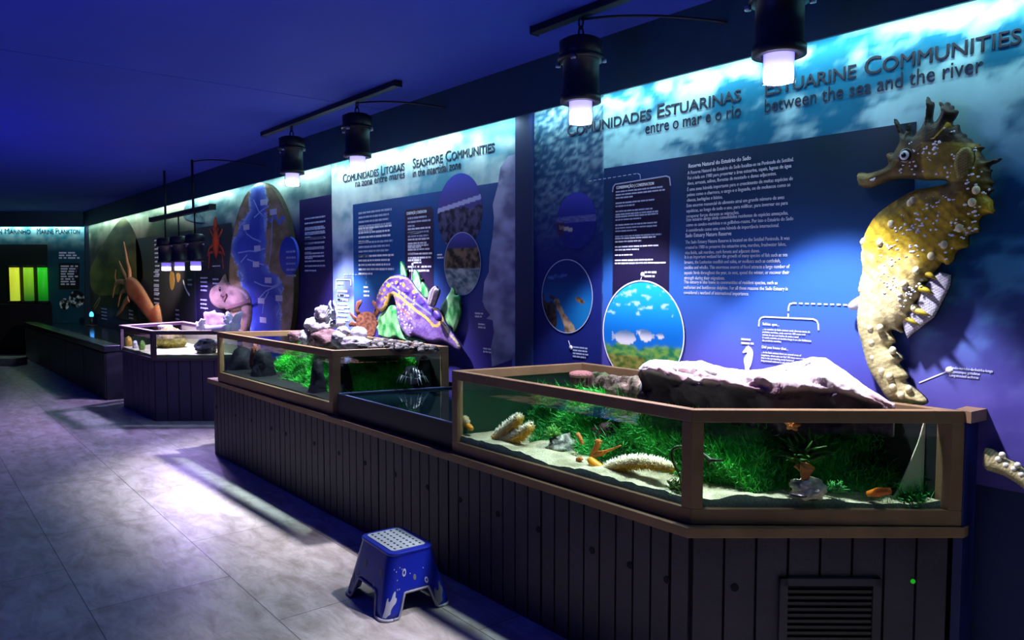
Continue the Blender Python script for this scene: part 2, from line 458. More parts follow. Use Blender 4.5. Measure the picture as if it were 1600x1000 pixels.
# ------------------------------------------------------------------ lights
def area(name, loc, rot, sx, sy, e, col, spread=math.pi):
    l = bpy.data.lights.new(name, 'AREA'); l.shape = 'RECTANGLE'; l.size = sx; l.size_y = sy; l.energy = e; l.color = col; l.spread = spread
    o = bpy.data.objects.new(name, l); COL.objects.link(o); o.location = loc; o.rotation_euler = rot; return o
def spot(name, loc, e, col, ang=95, blend=.35, rad=.04, aim=(0, 0, -1)):
    l = bpy.data.lights.new(name, 'SPOT'); l.energy = e; l.color = col; l.spot_size = math.radians(ang); l.spot_blend = blend; l.shadow_soft_size = rad
    o = bpy.data.objects.new(name, l); COL.objects.link(o); o.location = loc
    o.rotation_euler = Vector(aim).to_track_quat('-Z', 'Y').to_euler(); return o
TEAL = (.60, .93, 1.0)
def cove(name, x0, x1, e):                     # the strips' light, thrown down and back on to the print
    area(name, ((x0 + x1) / 2, 2.843, ZF + .008), (math.radians(20), 0, 0), x1 - x0, .016, e, TEAL)
cove('strip_glow', xp1, 1.0, 13)
cove('strip_glow', -6.0, xp0, 9)
cove('strip_glow', -10.5, -6.0, 8)
cove('strip_glow', CX, -10.5, 7)
o = area('strip_glow', (*far(3, .075), ZF + .008), (0, 0, 0), 6, .016, 16, TEAL)
o.rotation_euler = (math.radians(20), 0, math.atan2(.775, .632))

# ------------------------------------------------------------------ pendant lamps
M_LAMPG = glassmat('lamp_glass', (.95, .95, 1), fres=1.3)
M_BULB = mat('glowing_diffuser', (1, 1, 1), .4, emit=(.84, .86, 1.0), estr=30)
M_HALO = mat('violet_reflector', (.6, .55, .9), .4, emit=(.42, .38, 1.0), estr=1.6)
M_HALO2 = mat('dim_violet_reflector', (.3, .25, .6), .4, emit=(.30, .22, 1.0), estr=.8)
M_BULB2 = mat('dim_diffuser', (1, 1, 1), .4, emit=(.80, .75, 1.0), estr=3.5)
ZB = 2.185
def lamp(label, x, y, zb, ztop, group, bulb, halo, cable=None, chain=True):
    t = thing('pendant_lamp', label, 'lamp', (x, y, zb), group)
    b = MB(); b.lathe([(.001, zb + .385), (.07, zb + .385), (.098, zb + .37), (.098, zb + .30), (.083, zb + .295), (.083, zb + .135), (.093, zb + .13), (.093, zb + .098), (.062, zb + .098), (.062, zb + .11), (.001, zb + .11)][::-1], x, y, 32)
    b.build('housing', M_DARK, t)
    r = MB(); r.lathe([(.084, zb + .285), (.106, zb + .285), (.106, zb + .303), (.084, zb + .303)], x, y, 32)
    fl = r.build('flange', M_DARK, t)
    for k in range(4):
        a = .5 + k * math.pi / 2
        q = MB(); q.lathe([(.001, zb + .268), (.012, zb + .268), (.012, zb + .283), (.006, zb + .285)], x + .108 * math.cos(a), y + .108 * math.sin(a), 10)
        q.build('bolt', M_STEEL, fl)
    g = MB(); g.lathe([(.060, zb + .11), (.060, zb + .002), (.054, zb), (.054, zb + .006), (.057, zb + .11)], x, y, 32)
    g.build('glass_shade', M_LAMPG, t)
    MB().lathe([(.001, zb + .006), (.046, zb + .007), (.051, zb + .012), (.051, zb + .052), (.001, zb + .052)], x, y, 24).build('bulb', bulb, t)
    MB().lathe([(.001, zb + .054), (.051, zb + .054), (.053, zb + .108), (.001, zb + .108)], x, y, 24).build('reflector', halo, t)
    if chain:
        c = MB(); z0 = zb + .385; n = max(2, int(round((ztop - z0) / .042)))
        for k in range(n):
            zc = z0 + (k + .5) * (ztop - z0) / n; hl = (ztop - z0) / n * .62
            pts = [(x + (.014 * math.cos(a) if k % 2 else 0), y + (0 if k % 2 else .014 * math.cos(a)), zc + hl * math.sin(a)) for a in np.linspace(0, 2 * math.pi, 13)[:-1]]
            c.tube(pts, .0045, 6, closed=True)
        c.build('chain', M_DARK, t)
    else:
        MB().tube([(x, y, zb + .38), (x, y, ztop)], .009, 8).build('rod', M_DARK, t)
    if cable: MB().tube(cable, .006, 6).build('cable', M_DARK, t)
    return t
def bez(a, b, c, n=12): return [tuple((1 - t) ** 2 * a[i] + 2 * t * (1 - t) * b[i] + t * t * c[i] for i in range(3)) for t in np.linspace(0, 1, n)]
xa, xb, xc, xd = -2.507, -1.51, -4.648, -5.729
YL = 2.45
G = 'pendant lamps over the nearer tanks'
def cbl(x): return bez((x, YL, 2.655), (x + .25, YL + .15, 2.66), (x + .52, 2.812, 2.585))
lamp('bright black pendant lamp hanging in front of the title Comunidades Estuarinas', xa, YL, ZB, 2.668, G, M_BULB, M_HALO, cbl(xa))
lamp('brightest black pendant lamp, nearest the camera, before the title Estuarine Communities', xb, YL, ZB - .01, 2.668, G, M_BULB, M_HALO, cbl(xb))
lamp('black pendant lamp hanging in front of the title Comunidades Litorais', xc, YL, ZB + .01, 2.668, G, M_BULB, M_HALO, cbl(xc))
lamp('black pendant lamp over the middle tank, hanging beside the oval sea map', xd, YL, ZB + .01, 2.668, G, M_BULB, M_HALO)
ra = MB().beam((-6.30, YL, 2.682), (-4.11, YL, 2.682), .05, .034).build('ceiling_rail', M_DARK, bevel=.004)
tag(ra, 'black ceiling rail carrying the two lamps over the middle tank', 'rail', 'ceiling rails for lamps')
rb = MB().beam((-2.83, YL, 2.682), (-1.15, YL, 2.682), .05, .034).build('ceiling_rail', M_DARK, bevel=.004)
tag(rb, 'black ceiling rail carrying the two lamps over the nearest tank', 'rail', 'ceiling rails for lamps')
VIO = (.80, .78, 1.0)
spot('lamp_or_fill_light', (xa, YL, ZB - .015), 125, VIO, 86, .3)
spot('lamp_or_fill_light', (xb, YL, ZB - .025), 215, VIO, 86, .3)
spot('lamp_or_fill_light', (xc, YL, ZB - .005), 340, VIO, 82, .7)
spot('lamp_or_fill_light', (xd, YL, ZB - .005), 430, VIO, 82, .7)
# far cluster hung on rods
zb2 = 1.545
G2 = 'clustered lamps over the far tank'
lamp('black lamp of the far hanging cluster, the one with the straight rod on the left', -9.35, YL, zb2, 2.15, G2, M_BULB2, M_HALO2, chain=False)
lamp('black lamp in the middle of the far hanging cluster of three', -8.82, YL, zb2, 2.15, G2, M_BULB2, M_HALO2, chain=False)
lamp('violet glowing lamp of the far hanging cluster, the one nearest the red shrimp print', -8.24, YL, zb2, 2.15, G2, M_BULB2, M_HALO2, chain=False)
hr = thing('hanging_rail', 'black rail hung on two ceiling rods above the far cluster of lamps', 'rail', (-8.8, YL, 2.17))
MB().beam((-9.93, YL, 2.172), (-7.66, YL, 2.172), .06, .05).build('bar', M_DARK, hr, bevel=.004)
for x in (-9.33, -8.28):
    MB().tube([(x, YL, 2.19), (x, YL, ZC)], .013, 8).build('rod', M_DARK, hr)
MB().tube(bez((-8.28, YL, 2.675), (-7.9, YL + .05, 2.70), (-7.2, 2.81, 2.55)), .007, 6).build('cable', M_DARK, hr)
for x, e in ((-9.35, 110), (-8.82, 80), (-8.24, 95)): spot('lamp_or_fill_light', (x, YL, zb2 - .012), e, (.50, .36, 1.0), ang=162, blend=.7)
spot('lamp_or_fill_light', (-9.46, YL, zb2 + .03), 420, (1.0, .82, .78), 46, .8, .05, (-2.75, .42, -.16))   # warm fill spot added beside the cluster to brighten the squid
# added area lights without fittings, washing the ceiling blue from below
BL = (.035, .07, 1.0)
for x, y, e in ((-7.5, -.6, 30), (-2.2, -.4, 30), (-13, -1.0, 8)):
    area('blue_ceiling_wash', (x, y, .9), (math.pi, 0, 0), 1.2, .5, e, BL)

# ------------------------------------------------------------------ mural panels
def sheet(name, x0, x1, z0, z1, step, paint, label, yf=YP, yb=YW - .001):
    nx = int((x1 - x0) / step) + 1; nzv = int((z1 - z0) / step) + 1
    xs = np.linspace(x0, x1, nx); zs = np.linspace(z0, z1, nzv)
    vs = [(x, yf, z) for z in zs for x in xs]
    fs = [(j * nx + i, j * nx + i + 1, (j + 1) * nx + i + 1, (j + 1) * nx + i) for j in range(nzv - 1) for i in range(nx - 1)]
    mb = MB(); mb.add(vs, fs, [paint(x, z) for z in zs for x in xs])
    k = hx('#0b1a40')
    mb.add([(x0, yf, z0), (x1, yf, z0), (x1, yf, z1), (x0, yf, z1), (x0, yb, z0), (x1, yb, z0), (x1, yb, z1), (x0, yb, z1)],
           [(4, 0, 3, 7), (1, 5, 6, 2), (3, 2, 6, 7), (4, 5, 1, 0), (7, 6, 5, 4)], k)
    o = mb.build(name, M_MURAL)
    return tag(o, label, 'mural', 'printed wall murals')
def rectp(px0, px1, z0, z1, y):                  # corners on the wall from two measured columns
    return px0, px1, z0, z1
def plate(name, x0, x1, z0, z1, y, m, parent, r=0.0, col=None, top_only=False, paint=None, step=.03):
    """thin printed rectangle, optionally with round corners"""
    pts = []
    def arc(cx, cz, a0, rr):
        for k in range(7):
            a = a0 + k * math.pi / 12; pts.append((cx + rr * math.cos(a), cz + rr * math.sin(a)))
    if r > 0:
        arc(x1 - r, z1 - r, 0, r); arc(x0 + r, z1 - r, math.pi / 2, r)
        if top_only: pts += [(x0, z0), (x1, z0)]
        else: arc(x0 + r, z0 + r, math.pi, r); arc(x1 - r, z0 + r, 1.5 * math.pi, r)
    else: pts = [(x1, z1), (x0, z1), (x0, z0), (x1, z0)]
    def pl(x, z): return np.array([x, y + .001, z])
    return relief(name, pts, pl, .001, m, parent, step=step, smooth=0, paint=paint or col)
def disc(name, cx, cz, r, y, parent, paint, step=.012, cut=None, m=None):
    pts = [(cx + r * math.cos(a), cz + r * math.sin(a)) for a in np.linspace(0, 2 * math.pi, 73)[:-1]]
    def pl(x, z): return np.array([x, y + .001, z])
    return relief(name, pts, pl, .001, m or M_PRINT, parent, step=step, smooth=0, paint=lambda P, d: [paint((p[0] - cx) / r, (p[1] - cz) / r) for p in P])
def ringline(name, cx, cz, r, w, y, m, parent):
    mb = MB(); n = 72
    for k in range(n):
        a0, a1 = 2 * math.pi * k / n, 2 * math.pi * (k + 1) / n
        q = [(cx + rr * math.cos(a), y, cz + rr * math.sin(a)) for rr, a in ((r - w, a0), (r - w, a1), (r, a1), (r, a0))]
        mb.add(q, [(0, 1, 2, 3)])
    return mb.build(name, m, parent)
X = lambda px, py=430: atY(px, py, YP)[0]
Zw = lambda px, py: atY(px, py, YP)[2]

TEAL1, TEAL2 = hx('#8fd8e4'), hx('#1f7a9c')
def foamA(x, z):
    n = nz(x * .8, z * 1.6, 0, 1.7, 6); n2 = nz(x, z * 1.5, 5, 5, 5)
    t = sst(-.25, .55, n + .35 * n2)
    t = sst(.1, .9, t + .5 * nz(x * 1.5, z * 2.6, 8, 7, 4))
    top = mixc(hx('#0e6c8c'), hx('#a8e4e6'), t)
    mid = mixc(hx('#0a4270'), hx('#3a86ae'), t)
    low = mixc(hx('#564c9c'), hx('#6c62b4'), t * .6)
    c = mixc(mid, top, sst(1.75, 2.15, z)); c = mixc(low, c, sst(1.0, 1.6, z))
    if x < X(943):                               # rougher dark water at the left end
        n3 = nz(x * 2.2, z * 5, 2, 9, 6); g = mixc(hx('#1c4c66'), hx('#8fb4bc'), sst(-.3, .7, n3 + .5 * n))
        c = mixc(hx('#18246c'), g, sst(1.55, 2.45, z))
    return c
mA = sheet('mural_panel', xp1 + .004, .9, .77, ZF + .05, .016, foamA, 'wide blue estuary mural at the right, titled Estuarine Communities, behind the seahorse')
y1, y2, y3, y4 = YP - .002, YP - .004, YP - .006, YP - .008
def blueA(P, d):
    o = []
    for x, z in P:
        n = nz(x, z, 0, 1.1, 3); u = sst(-2.8, -.9, x)
        c = mixc(mixc(hx('#5a50a8'), hx('#2f64b0'), sst(1.0, 1.45, z)), hx('#0d2c34'), sst(1.35, 1.85, z))
        o.append(mixc(c, hx('#3450b4'), .25 * (n + .5)))
    return o
plate('text_field', X(943), X(1425), .775, Zw(1160, 231), y1, M_PRINT, mA, paint=blueA, step=.05)
plate('conservation_box', X(958), X(1046), 1.27, Zw(1000, 281), y2, mat('dark_purple_print', hx('#1b1338'), .5, var=.15), mA, r=.03, top_only=True)
strokes('box_outline', [[(957, 300), (958, 292), (961, 288), (1041, 275), (1046, 277), (1047.5, 290)]], .006, y3 - .0005, M_FAINT, mA)
strokes('dashed_connector', [[(920, 283), (996, 271), (1000, 273), (1000.5, 280)]], .004, y3, M_FAINT, mA, dash=.035)
wordlines('small_text', 962, 1040, 299, y3, 7, .0157, .008, M_FAINT, mA, (3, 5), 3)
wordlines('small_text', 961.5, 1041, 338, y3, 6, .0157, .008, M_FAINT, mA, (2, 5), 5)
wordlines('small_text', 961, 1041, 372, y3, 7, .0157, .008, M_WHITE, mA, (2, 4, 5), 6)
text('heading', 'CONSERVAÇÃO | CONSERVATION', X(963), X(1021), Zw(963, 296), y3, .022, M_WHITE, mA)
M_TEXT = mat('text_print', (.62, .66, .78), .5)
PT = '''A Reserva Natural do Estuário do Sado localiza-se na Península de Setúbal.
Foi criada em 1980 para preservar a área estuarina, sapais, lagoas de água
doce, arrozais, salinas, florestas de montado e dunas adjacentes.'''
blocks = [
 ('heading', 'Reserva Natural do Estuário do Sado', 1074, 1170, 263, M_WHITE, .026, None),
 ('paragraph', PT, 1073, 1237, 273, M_TEXT, .0225, .0247),
 ('paragraph', 'É uma zona húmida importante para o crescimento de muitas espécies de\npeixes como o charroco, o sargo e o linguado, ou de moluscos como as\nchocas, berbigões e búzios.', 1072.5, 1236, 299, M_TEXT, .0225, .0247),
 ('paragraph', 'Este enorme manancial de alimento atrai um grande número de aves\naquáticas, ao longo de todo o ano, para nidificar, para invernar ou para\nrecuperar forças durante as migrações.', 1072, 1229, 324, M_TEXT, .0225, .0247),
 ('paragraph', 'Este estuário abriga ainda comunidades residentes de espécies ameaçadas,\ncomo os cavalos-marinhos e os golfinhos-roazes. Por isso o Estuário do Sado\né considerado como uma zona húmida de importância internacional.', 1072, 1238, 346, M_TEXT, .0225, .0247),
 ('heading', 'Sado Estuary Nature Reserve', 1071, 1142, 371, M_WHITE, .026, None),
 ('paragraph', 'The Sado Estuary Nature Reserve is located on the Setúbal Peninsula. It was\ncreated in 1980 to preserve the estuarine area, marshes, freshwater lakes,\nrice fields, salt marshes, cork forests and adjacent dunes.', 1071, 1233, 381, M_TEXT, .0225, .0247),
 ('paragraph', 'It is an important wetland for the growth of many species of fish such as sea\nbreams, the Lusitanian toadfish and soles, or molluscs such as cuttlefish,\ncockles and whelks. This enormous source of food attracts a large number of\naquatic birds throughout the year, to nest, spend the winter, or recover their\nstrength during their migrations.', 1070, 1234, 404, M_TEXT, .0225, .0247),
 ('paragraph', 'This estuary is also home to communities of resident species, such as\nseahorses and bottlenose dolphins. For all these reasons the Sado Estuary is\nconsidered a wetland of international importance.', 1069.5, 1232, 443, M_TEXT, .0225, .0247),
]
for nm, body, a, b, py, mm, sz, lead in blocks:
    text(nm, body, X(a), X(b), Zw(a, py), y2, sz, mm, mA, line=(lead / sz if lead else None))
text('title_lettering', 'Comunidades Estuarinas', X(886, 210), X(1157, 160), Zw(1020, 186), YP - .002, .094, M_INK, mA, small=True, bold=.0012)
text('title_lettering', 'Estuarine Communities', X(1194, 148), X(1593, 70), Zw(1420, 104), YP - .002, .094, M_INK, mA, small=True, bold=.0012)
text('subtitle_lettering', 'entre o mar e o rio', X(1008, 210), X(1157, 183), Zw(1080, 196.5), YP - .002, .083, M_INK, mA)
text('subtitle_lettering', 'between the sea and the river', X(1194, 176), X(1534, 114), Zw(1380, 142), YP - .002, .083, M_INK, mA)
# round photographs on the estuary mural
def sea_dark(u, v):
    if v > .15: c = mixc(hx('#1e2a86'), hx('#3b3da6'), sst(.15, 1, v))
    elif v > -.05: c = mixc(hx('#242a70'), hx('#6a6fb0'), .5 + .5 * nz(u * 2, v * 14, 0, 2, 3))
    else: c = mixc(hx('#12196a'), hx('#1a2480'), .5 + .5 * nz(u, v * 5, 1, 3, 3))
    if u < -.15 and -.42 < v + .2 * u < -.28 and u > -.85: c = hx('#a99f9a')
    if u < -.6 and v > -.5 and v < 0: c = mixc(c, hx('#3a1620'), .7)
    return c
def ink(u, v):
    c = mixc(hx('#0a5a9c'), hx('#11246e'), sst(-.3, .7, v)); c = mixc(c, hx('#1b85b8'), .5 * sst(0, .7, u) * sst(.4, -.6, v))
    e = nz(u * 2, v * 2, 4, 1.5, 4) * .25
    if u < -.42 + e * .4 and v < -.05 + e: c = mixc(hx('#0a0a0c'), hx('#4a3a30'), .5 + nz(u, v, 2, 7, 4))
    w_ = -.40 + .55 * sst(-.05, -1, v) * 1.0
    if abs(u - w_ - e * .12) < .10 + .12 * sst(-.3, -1, v) and v < -.08: c = mixc(hx('#b79b78'), hx('#6a5138'), .5 + nz(u, v, 9, 6, 4))
    if abs(v - .58 - .1 * u) < .05 and -.75 < u < 0: c = mixc(c, hx('#4a74b8'), .5 + nz(u * 2, v * 9, 0, 2, 3))
    q = ((u - .52) / .16) ** 2 + ((v + .10 + .25 * (u - .52)) / .07) ** 2
    if q < 1: c = mixc(hx('#8a6a3c'), hx('#3c2c1c'), .5 + nz(u, v, 1, 12, 3))
    return c
FISH = [(-.42, -.10, .27, .14, 1), (-.0, .02, .10, .07, 1), (.10, -.04, .16, .11, -1), (.45, -.02, .08, .055, 1)]
def reef(u, v):
    c = mixc(hx('#1fb0ee'), hx('#1270c8'), sst(.9, -.1, v))
    g = nz(u * 2.2, v * 5, 3, 2.2, 5)
    if v > .35: c = mixc(c, hx('#c4ecff'), sst(.25, .6, g) * .8)
    edge = -.22 + .16 * nz(u, 0, 7, 2.2, 3)
    if v < edge + .05:
        k = nz(u * 1.6, v * 3, 1, 4, 5)
        gcol = mixc(hx('#1d7a52'), hx('#7fae4a'), .5 + k * 1.1)
        if u < .1 and v < -.45: gcol = mixc(hx('#4a6a24'), hx('#a09a4c'), .5 + k * 1.2)
        c = mixc(c, gcol, sst(edge + .06, edge - .05, v))
    for fx, fy, a, b, s in FISH:
        q = ((u - fx) / a) ** 2 + ((v - fy) / b) ** 2
        if q < 1: c = mixc(hx('#e4e0e6'), hx('#5d7f9c'), sst(-.6, .9, (v - fy) / b))
        tx = (u - fx) * -s - a * .95
        if 0 < tx < a * .32 and abs(v - fy) < tx * 1.1 + .012: c = hx('#a7b4c4')
    return c
def dpx(pxc, pyc, pxr): a = atY(pxc, pyc, YP); return a[0], a[2]
cx_, cz_ = dpx(900, 345, 0); disc('photo_print', cx_, cz_, .155, y1, mA, sea_dark, step=.008)
cx_, cz_ = dpx(886, 463, 0); d2 = disc('photo_print', cx_, cz_, .205, y2, mA, ink, step=.008); ringline('outline', cx_, cz_, .207, .005, y3, M_FAINT, d2)
cx_, cz_ = dpx(1004, 521, 0); d3 = disc('photo_print', cx_, cz_, .265, y2 - .002, mA, reef, step=.008); ringline('outline', cx_, cz_, .268, .007, y4 - .001, M_WHITE, d3)
def callout(pxs, dot, parent, y=y3, m=None):
    strokes('callout_line', [pxs], .0045, y, m or M_WHITE, parent)
    a = atY(*dot, y); mb = MB(); mb.lathe([(.001, -.0008), (.013, -.0008), (.013, 0), (.001, 0)], n=14)
    mb.v = [(a[0] + p[0], a[1] + p[2], a[2] + p[1]) for p in mb.v]; mb.build('callout_dot', m or M_WHITE, parent)
callout([(1001, 437), (1003.5, 430)], (1004, 429), mA)
wordlines('caption', 1007, 1027, 424, y3, 2, .02, .010, M_WHITE, mA, (), 4)
callout([(888, 532), (891, 541)], (892, 543), mA)
wordlines('caption', 895, 919, 541, y3, 4, .017, .009, M_FAINT, mA, (), 8)
# did-you-know box
strokes('box_outline', [[(1185.5, 510), (1186, 501), (1189, 496.5), (1194, 495), (1270, 498.5), (1276, 501), (1278.5, 507), (1279, 516)]], .006, y3, M_WHITE, mA)
strokes('dashed_connector', [[(1231.5, 496), (1232, 480), (1234, 475), (1239, 473.7), (1328, 476.5)]], .006, y3, M_WHITE, mA, dash=.027)
text('heading', 'Sabias que...', X(1194), X(1220), Zw(1194, 508), y3, .017, M_WHITE, mA)
text('paragraph', '... no estuário do Sado existem ainda diversas zonas de\npradarias marinhas, onde ocorrem 180 vezes mais\nanimais do que nos fundos de areia e vasa?\nO cavalo-marinho-de-focinho-longo é um dos habitantes\ndas pradarias marinhas.', X(1194), X(1271), Zw(1194, 515.5), y3, .0118, M_WHITE, mA, line=1.03)
text('heading', 'Did you know that...', X(1193.5), X(1235), Zw(1193, 544), y3, .017, M_WHITE, mA)
text('paragraph', '... in the Sado estuary there are several areas of\nseagrasses, where you can find 180 times more animals\nthan in the surrounding sandy bottoms?\nlong-snouted seahorse is one of the inhabitants', X(1193), X(1266), Zw(1193, 551.5), y3, .0118, M_WHITE, mA, line=1.03)
wordlines('caption', 1158, 1178, 528.5, y3, 2, .016, .009, M_WHITE, mA, (), 2)
sil = [(1163, 546), (1161, 549), (1160, 551), (1163, 551.5), (1167, 550), (1168, 552), (1163, 558), (1162, 564), (1164, 572), (1164, 578), (1166, 584), (1172, 584), (1170, 577), (1174, 570), (1176, 560), (1177, 551), (1175, 545), (1170.5, 541), (1169, 539.5), (1167.5, 542), (1166, 541), (1165, 544)]
relief('seahorse_silhouette', sil, wallplane(y3 + .001), .001, M_WHITE, mA, step=2, smooth=1, side=(.8, .8, .8))
callout([(1436, 598), (1483, 579)], (1483.5, 578.5), mA, y=y1)
text('caption', 'Cavalo-marinho-de-focinho-longo\nHippocampus guttulatus\nLong-snouted seahorse', X(1489), X(1557), Zw(1489, 576.5), y1, .0135, M_WHITE, mA, line=1.0)

# ------------------------------------------------------------------ seashore mural
xB0 = X(520)
def foamB(x, z):
    n = nz(x * .7, z * 1.8, 11, 1.6, 6); n2 = nz(x, z, 3, 6, 5)
    t = sst(-.3, .5, n + .3 * n2)
    top = mixc(hx('#4f93a8'), hx('#dcefe8'), t); low = mixc(hx('#3d46a8'), hx('#8fa4e0'), t * .8)
    c = mixc(low, top, sst(1.5, 2.1, z))
    return c
mB = sheet('mural_panel', xB0, xp0 - .004, .77, ZF + .05, .02, foamB, 'pale foam and blue seashore mural left of the blue pier, titled Seashore Communities')
def blueB(P, d):
    o = []
    for x, z in P:
        c = mixc(hx('#463f94'), hx('#1a4c8e'), sst(1.0, 1.7, z))
        o.append(mixc(c, hx('#2f8cc4'), .5 * sst(.15, .0, abs(z - 1.45 - .1 * (x + 5))) * sst(-4.2, -5.2, x)))
    return o
plate('text_field', X(553), X(800), .775, Zw(700, 297), y1, M_PRINT, mB, paint=blueB, step=.06)
plate('conservation_box', X(634), X(678), 1.1, Zw(656, 325), y2, mat('dark_plum_print', hx('#2c1a44'), .5, var=.15), mB, r=.03, top_only=True)
wordlines('small_text', 560, 616, 332, y2, 5, .035, .017, M_FAINT, mB, (5,), 11, .15)
wordlines('small_text', 560, 616, 356, y2, 4, .035, .017, M_WHITE, mB, (4,), 12, .15)
wordlines('small_text', 560, 616, 378, y2, 4, .035, .017, M_FAINT, mB, (4,), 13, .15)
wordlines('small_text', 560, 616, 399, y2, 5, .035, .017, M_WHITE, mB, (5,), 14, .15)
text('heading', 'CONSERVAÇÃO | CONSERVATION', X(637), X(668), Zw(637, 336), y3, .03, M_WHITE, mB)
wordlines('small_text', 637, 676, 340, y3, 5, .028, .014, M_FAINT, mB, (3,), 15)
wordlines('small_text', 637, 676, 357, y3, 7, .028, .014, M_WHITE, mB, (2, 5), 16)
wordlines('small_text', 637, 674, 383, y3, 6, .028, .014, M_WHITE, mB, (3, 4), 17)
text('title_lettering', 'Comunidades Litorais', X(536, 285), X(632, 255), Zw(600, 272.5), YP - .002, .098, M_INK, mB, small=True, bold=.0012)
text('title_lettering', 'Seashore Communities', X(645, 262), X(773, 236), Zw(710, 249.5), YP - .002, .098, M_INK, mB, small=True, bold=.0012)
text('subtitle_lettering', 'na zona entre marés', X(555, 285), X(632, 275), Zw(600, 284), YP - .002, .083, M_INK, mB)
text('subtitle_lettering', 'in the intertidal zone', X(645, 275), X(720, 262), Zw(690, 269), YP - .002, .083, M_INK, mB)
def shore(u, v):
    c = mixc(hx('#4a3f92'), hx('#3140b8'), sst(.1, 1, v))
    k = nz(u * 2, v * 2.5, 2, 2.5, 5)
    if v < .12 + .08 * nz(u, 0, 1, 3, 3): c = mixc(hx('#171433'), hx('#5a5478'), .45 + k * 1.3)
    if abs(v - .22 - .12 * u) < .06: c = mixc(c, hx('#c3c2ee'), .8)
    if v < -.75: c = mixc(hx('#372c56'), hx('#b7b2d4'), .4 + k)
    return c
def pool(u, v):
    k = nz(u * 1.5, v * 2, 6, 2.6, 5)
    c = mixc(hx('#3a3a78'), hx('#5656b8'), sst(.45, 1, v))
    if v < .5: c = mixc(hx('#2c2219'), hx('#8d7458'), .45 + k * 1.2)
    if v < -.15: c = mixc(c, mixc(hx('#4a7480'), hx('#d3e2df'), .5 + nz(u + .6 * v, v * 2, 8, 3, 4)), .75)
    return c
cx_, cz_ = dpx(718, 332, 0); disc('photo_print', cx_, cz_, .255, y1 - .001, mB, shore, step=.008)
cx_, cz_ = dpx(723, 412, 0); d5 = disc('photo_print', cx_, cz_, .205, y2 - .001, mB, pool, step=.008); ringline('outline', cx_, cz_, .208, .006, y3 - .001, M_FAINT, d5)
wordlines('caption', 683, 693, 397, y2, 2, .02, .012, M_WHITE, mB, (), 2)
# torn pale cliff shape along the right edge of the print
cl_ = [(808, 240), (806, 560), (769, 573), (767, 545), (772, 520), (770, 500), (760, 498), (766, 492), (757, 480), (754, 470), (757, 440), (764, 425), (765, 400), (770, 370), (772, 340), (770, 320), (778, 290), (782, 262), (794, 244)]
def cliffp(P, d): return [mixc(hx('#75739a'), hx('#bdbdd8'), .5 + nz(p[0] * .03, p[1] * .03, 0, 1.4, 5)) for p in P]
relief('cliff_print', cl_, wallplane(y2), .001, M_PRINT, mB, step=5, smooth=0, paint=cliffp)
for (a, b, py, s) in ((742, 755, 488, 1), (747, 761, 505, 2), (755, 768, 543, 3)): wordlines('caption', a, b, py, y3, 2, .02, .012, M_WHITE, mB, (), s)
strokes('box_outline', [[(525, 452), (525, 438), (526, 437), (546, 437), (548, 438), (548, 446)]], .008, y2, M_WHITE, mB)
strokes('callout_line', [[(537, 437), (537, 429), (572, 429), (572, 446)]], .006, y2, M_FAINT, mB, dash=.05)
wordlines('small_text', 527, 546, 442, y2, 6, .036, .016, M_WHITE, mB, (1, 4), 21)
wordlines('small_text', 527, 545, 460, y2, 6, .036, .016, M_WHITE, mB, (4,), 22)
wordlines('caption', 568, 577, 447, y2, 3, .034, .016, M_WHITE, mB, (), 23)
callout([(644, 414), (643, 440)], (644.5, 413.5), mB, y=y3)
wordlines('caption', 646, 661, 409, y3, 3, .03, .014, M_WHITE, mB, (), 24)
# brown crab printed on the mural
def crabp(P, d): return [mixc(hx('#59352f'), hx('#a8694f'), .5 + nz(p[0] * .2, p[1] * .2, 0, 1.3, 4) * 1.2) for p in P]
body = [(558, 520), (556, 500), (561, 490), (572, 486), (583, 489), (589, 498), (588, 515), (584, 526), (566, 528)]
relief('crab_print', body, wallplane(y2), .002, M_PRINT, mB, step=2, paint=crabp)
legs = [[(561, 492), (557, 484), (559, 476), (565, 470)], [(585, 492), (590, 485), (588, 478), (582, 471)], [(558, 500), (551, 494), (546, 488)], [(557, 507), (549, 505), (545, 508)], [(559, 516), (551, 520), (548, 527)], [(588, 505), (594, 502), (596, 510)]]
cm = MB()
for L in legs:
    pts = [atY(p[0], p[1], y2) for p in L]; cm.tube(pts, [.034, .03, .032, .012][:len(pts)] if len(L) == 4 else [.022, .018, .008], 6)
cm.v = [(p[0], y2 + (p[1] - y2) * .06, p[2]) for p in cm.v]
cm.build('crab_leg_print', mat('brown_print', hx('#94583f'), .5, var=.4, vscale=25), mB)

# ------------------------------------------------------------------ deep sea murals further off
xC0 = X(305)
def foamC(x, z):
    n = nz(x * .7, z * 1.8, 21, 1.3, 6); t = sst(-.3, .5, n)
    top = mixc(hx('#3d6a6e'), hx('#c3dcc6'), t); low = mixc(hx('#2a1d50'), hx('#3a2c70'), t)
    return mixc(low, top, sst(1.85, 2.3, z))
mC = sheet('mural_panel', xC0, xB0 - .006, .77, ZF + .05, .035, foamC, 'dark violet deep sea mural behind the oval map and the red shrimp')
plate('text_field', X(470), X(519), .775, Zw(495, 308), y1, mat('violet_print', hx('#241a5a'), .5, var=.15), mC)
for py, n, mm, s in ((341, 5, M_FAINT, 31), (358, 4, M_FAINT, 32), (372, 4, M_FAINT, 33), (388, 3, M_FAINT, 34), (400, 4, M_FAINT, 35)):
    wordlines('small_text', 476, 508, py, y2, n, .042, .016, mm, mC, (n,), s, .1)
plate('text_field', X(306), X(364), .775, Zw(335, 352), y1, mat('dusk_print', hx('#1a1430'), .5, var=.2), mC)
SHR = mat('red_print', hx('#c2381c'), .5, var=.35, vscale=14)
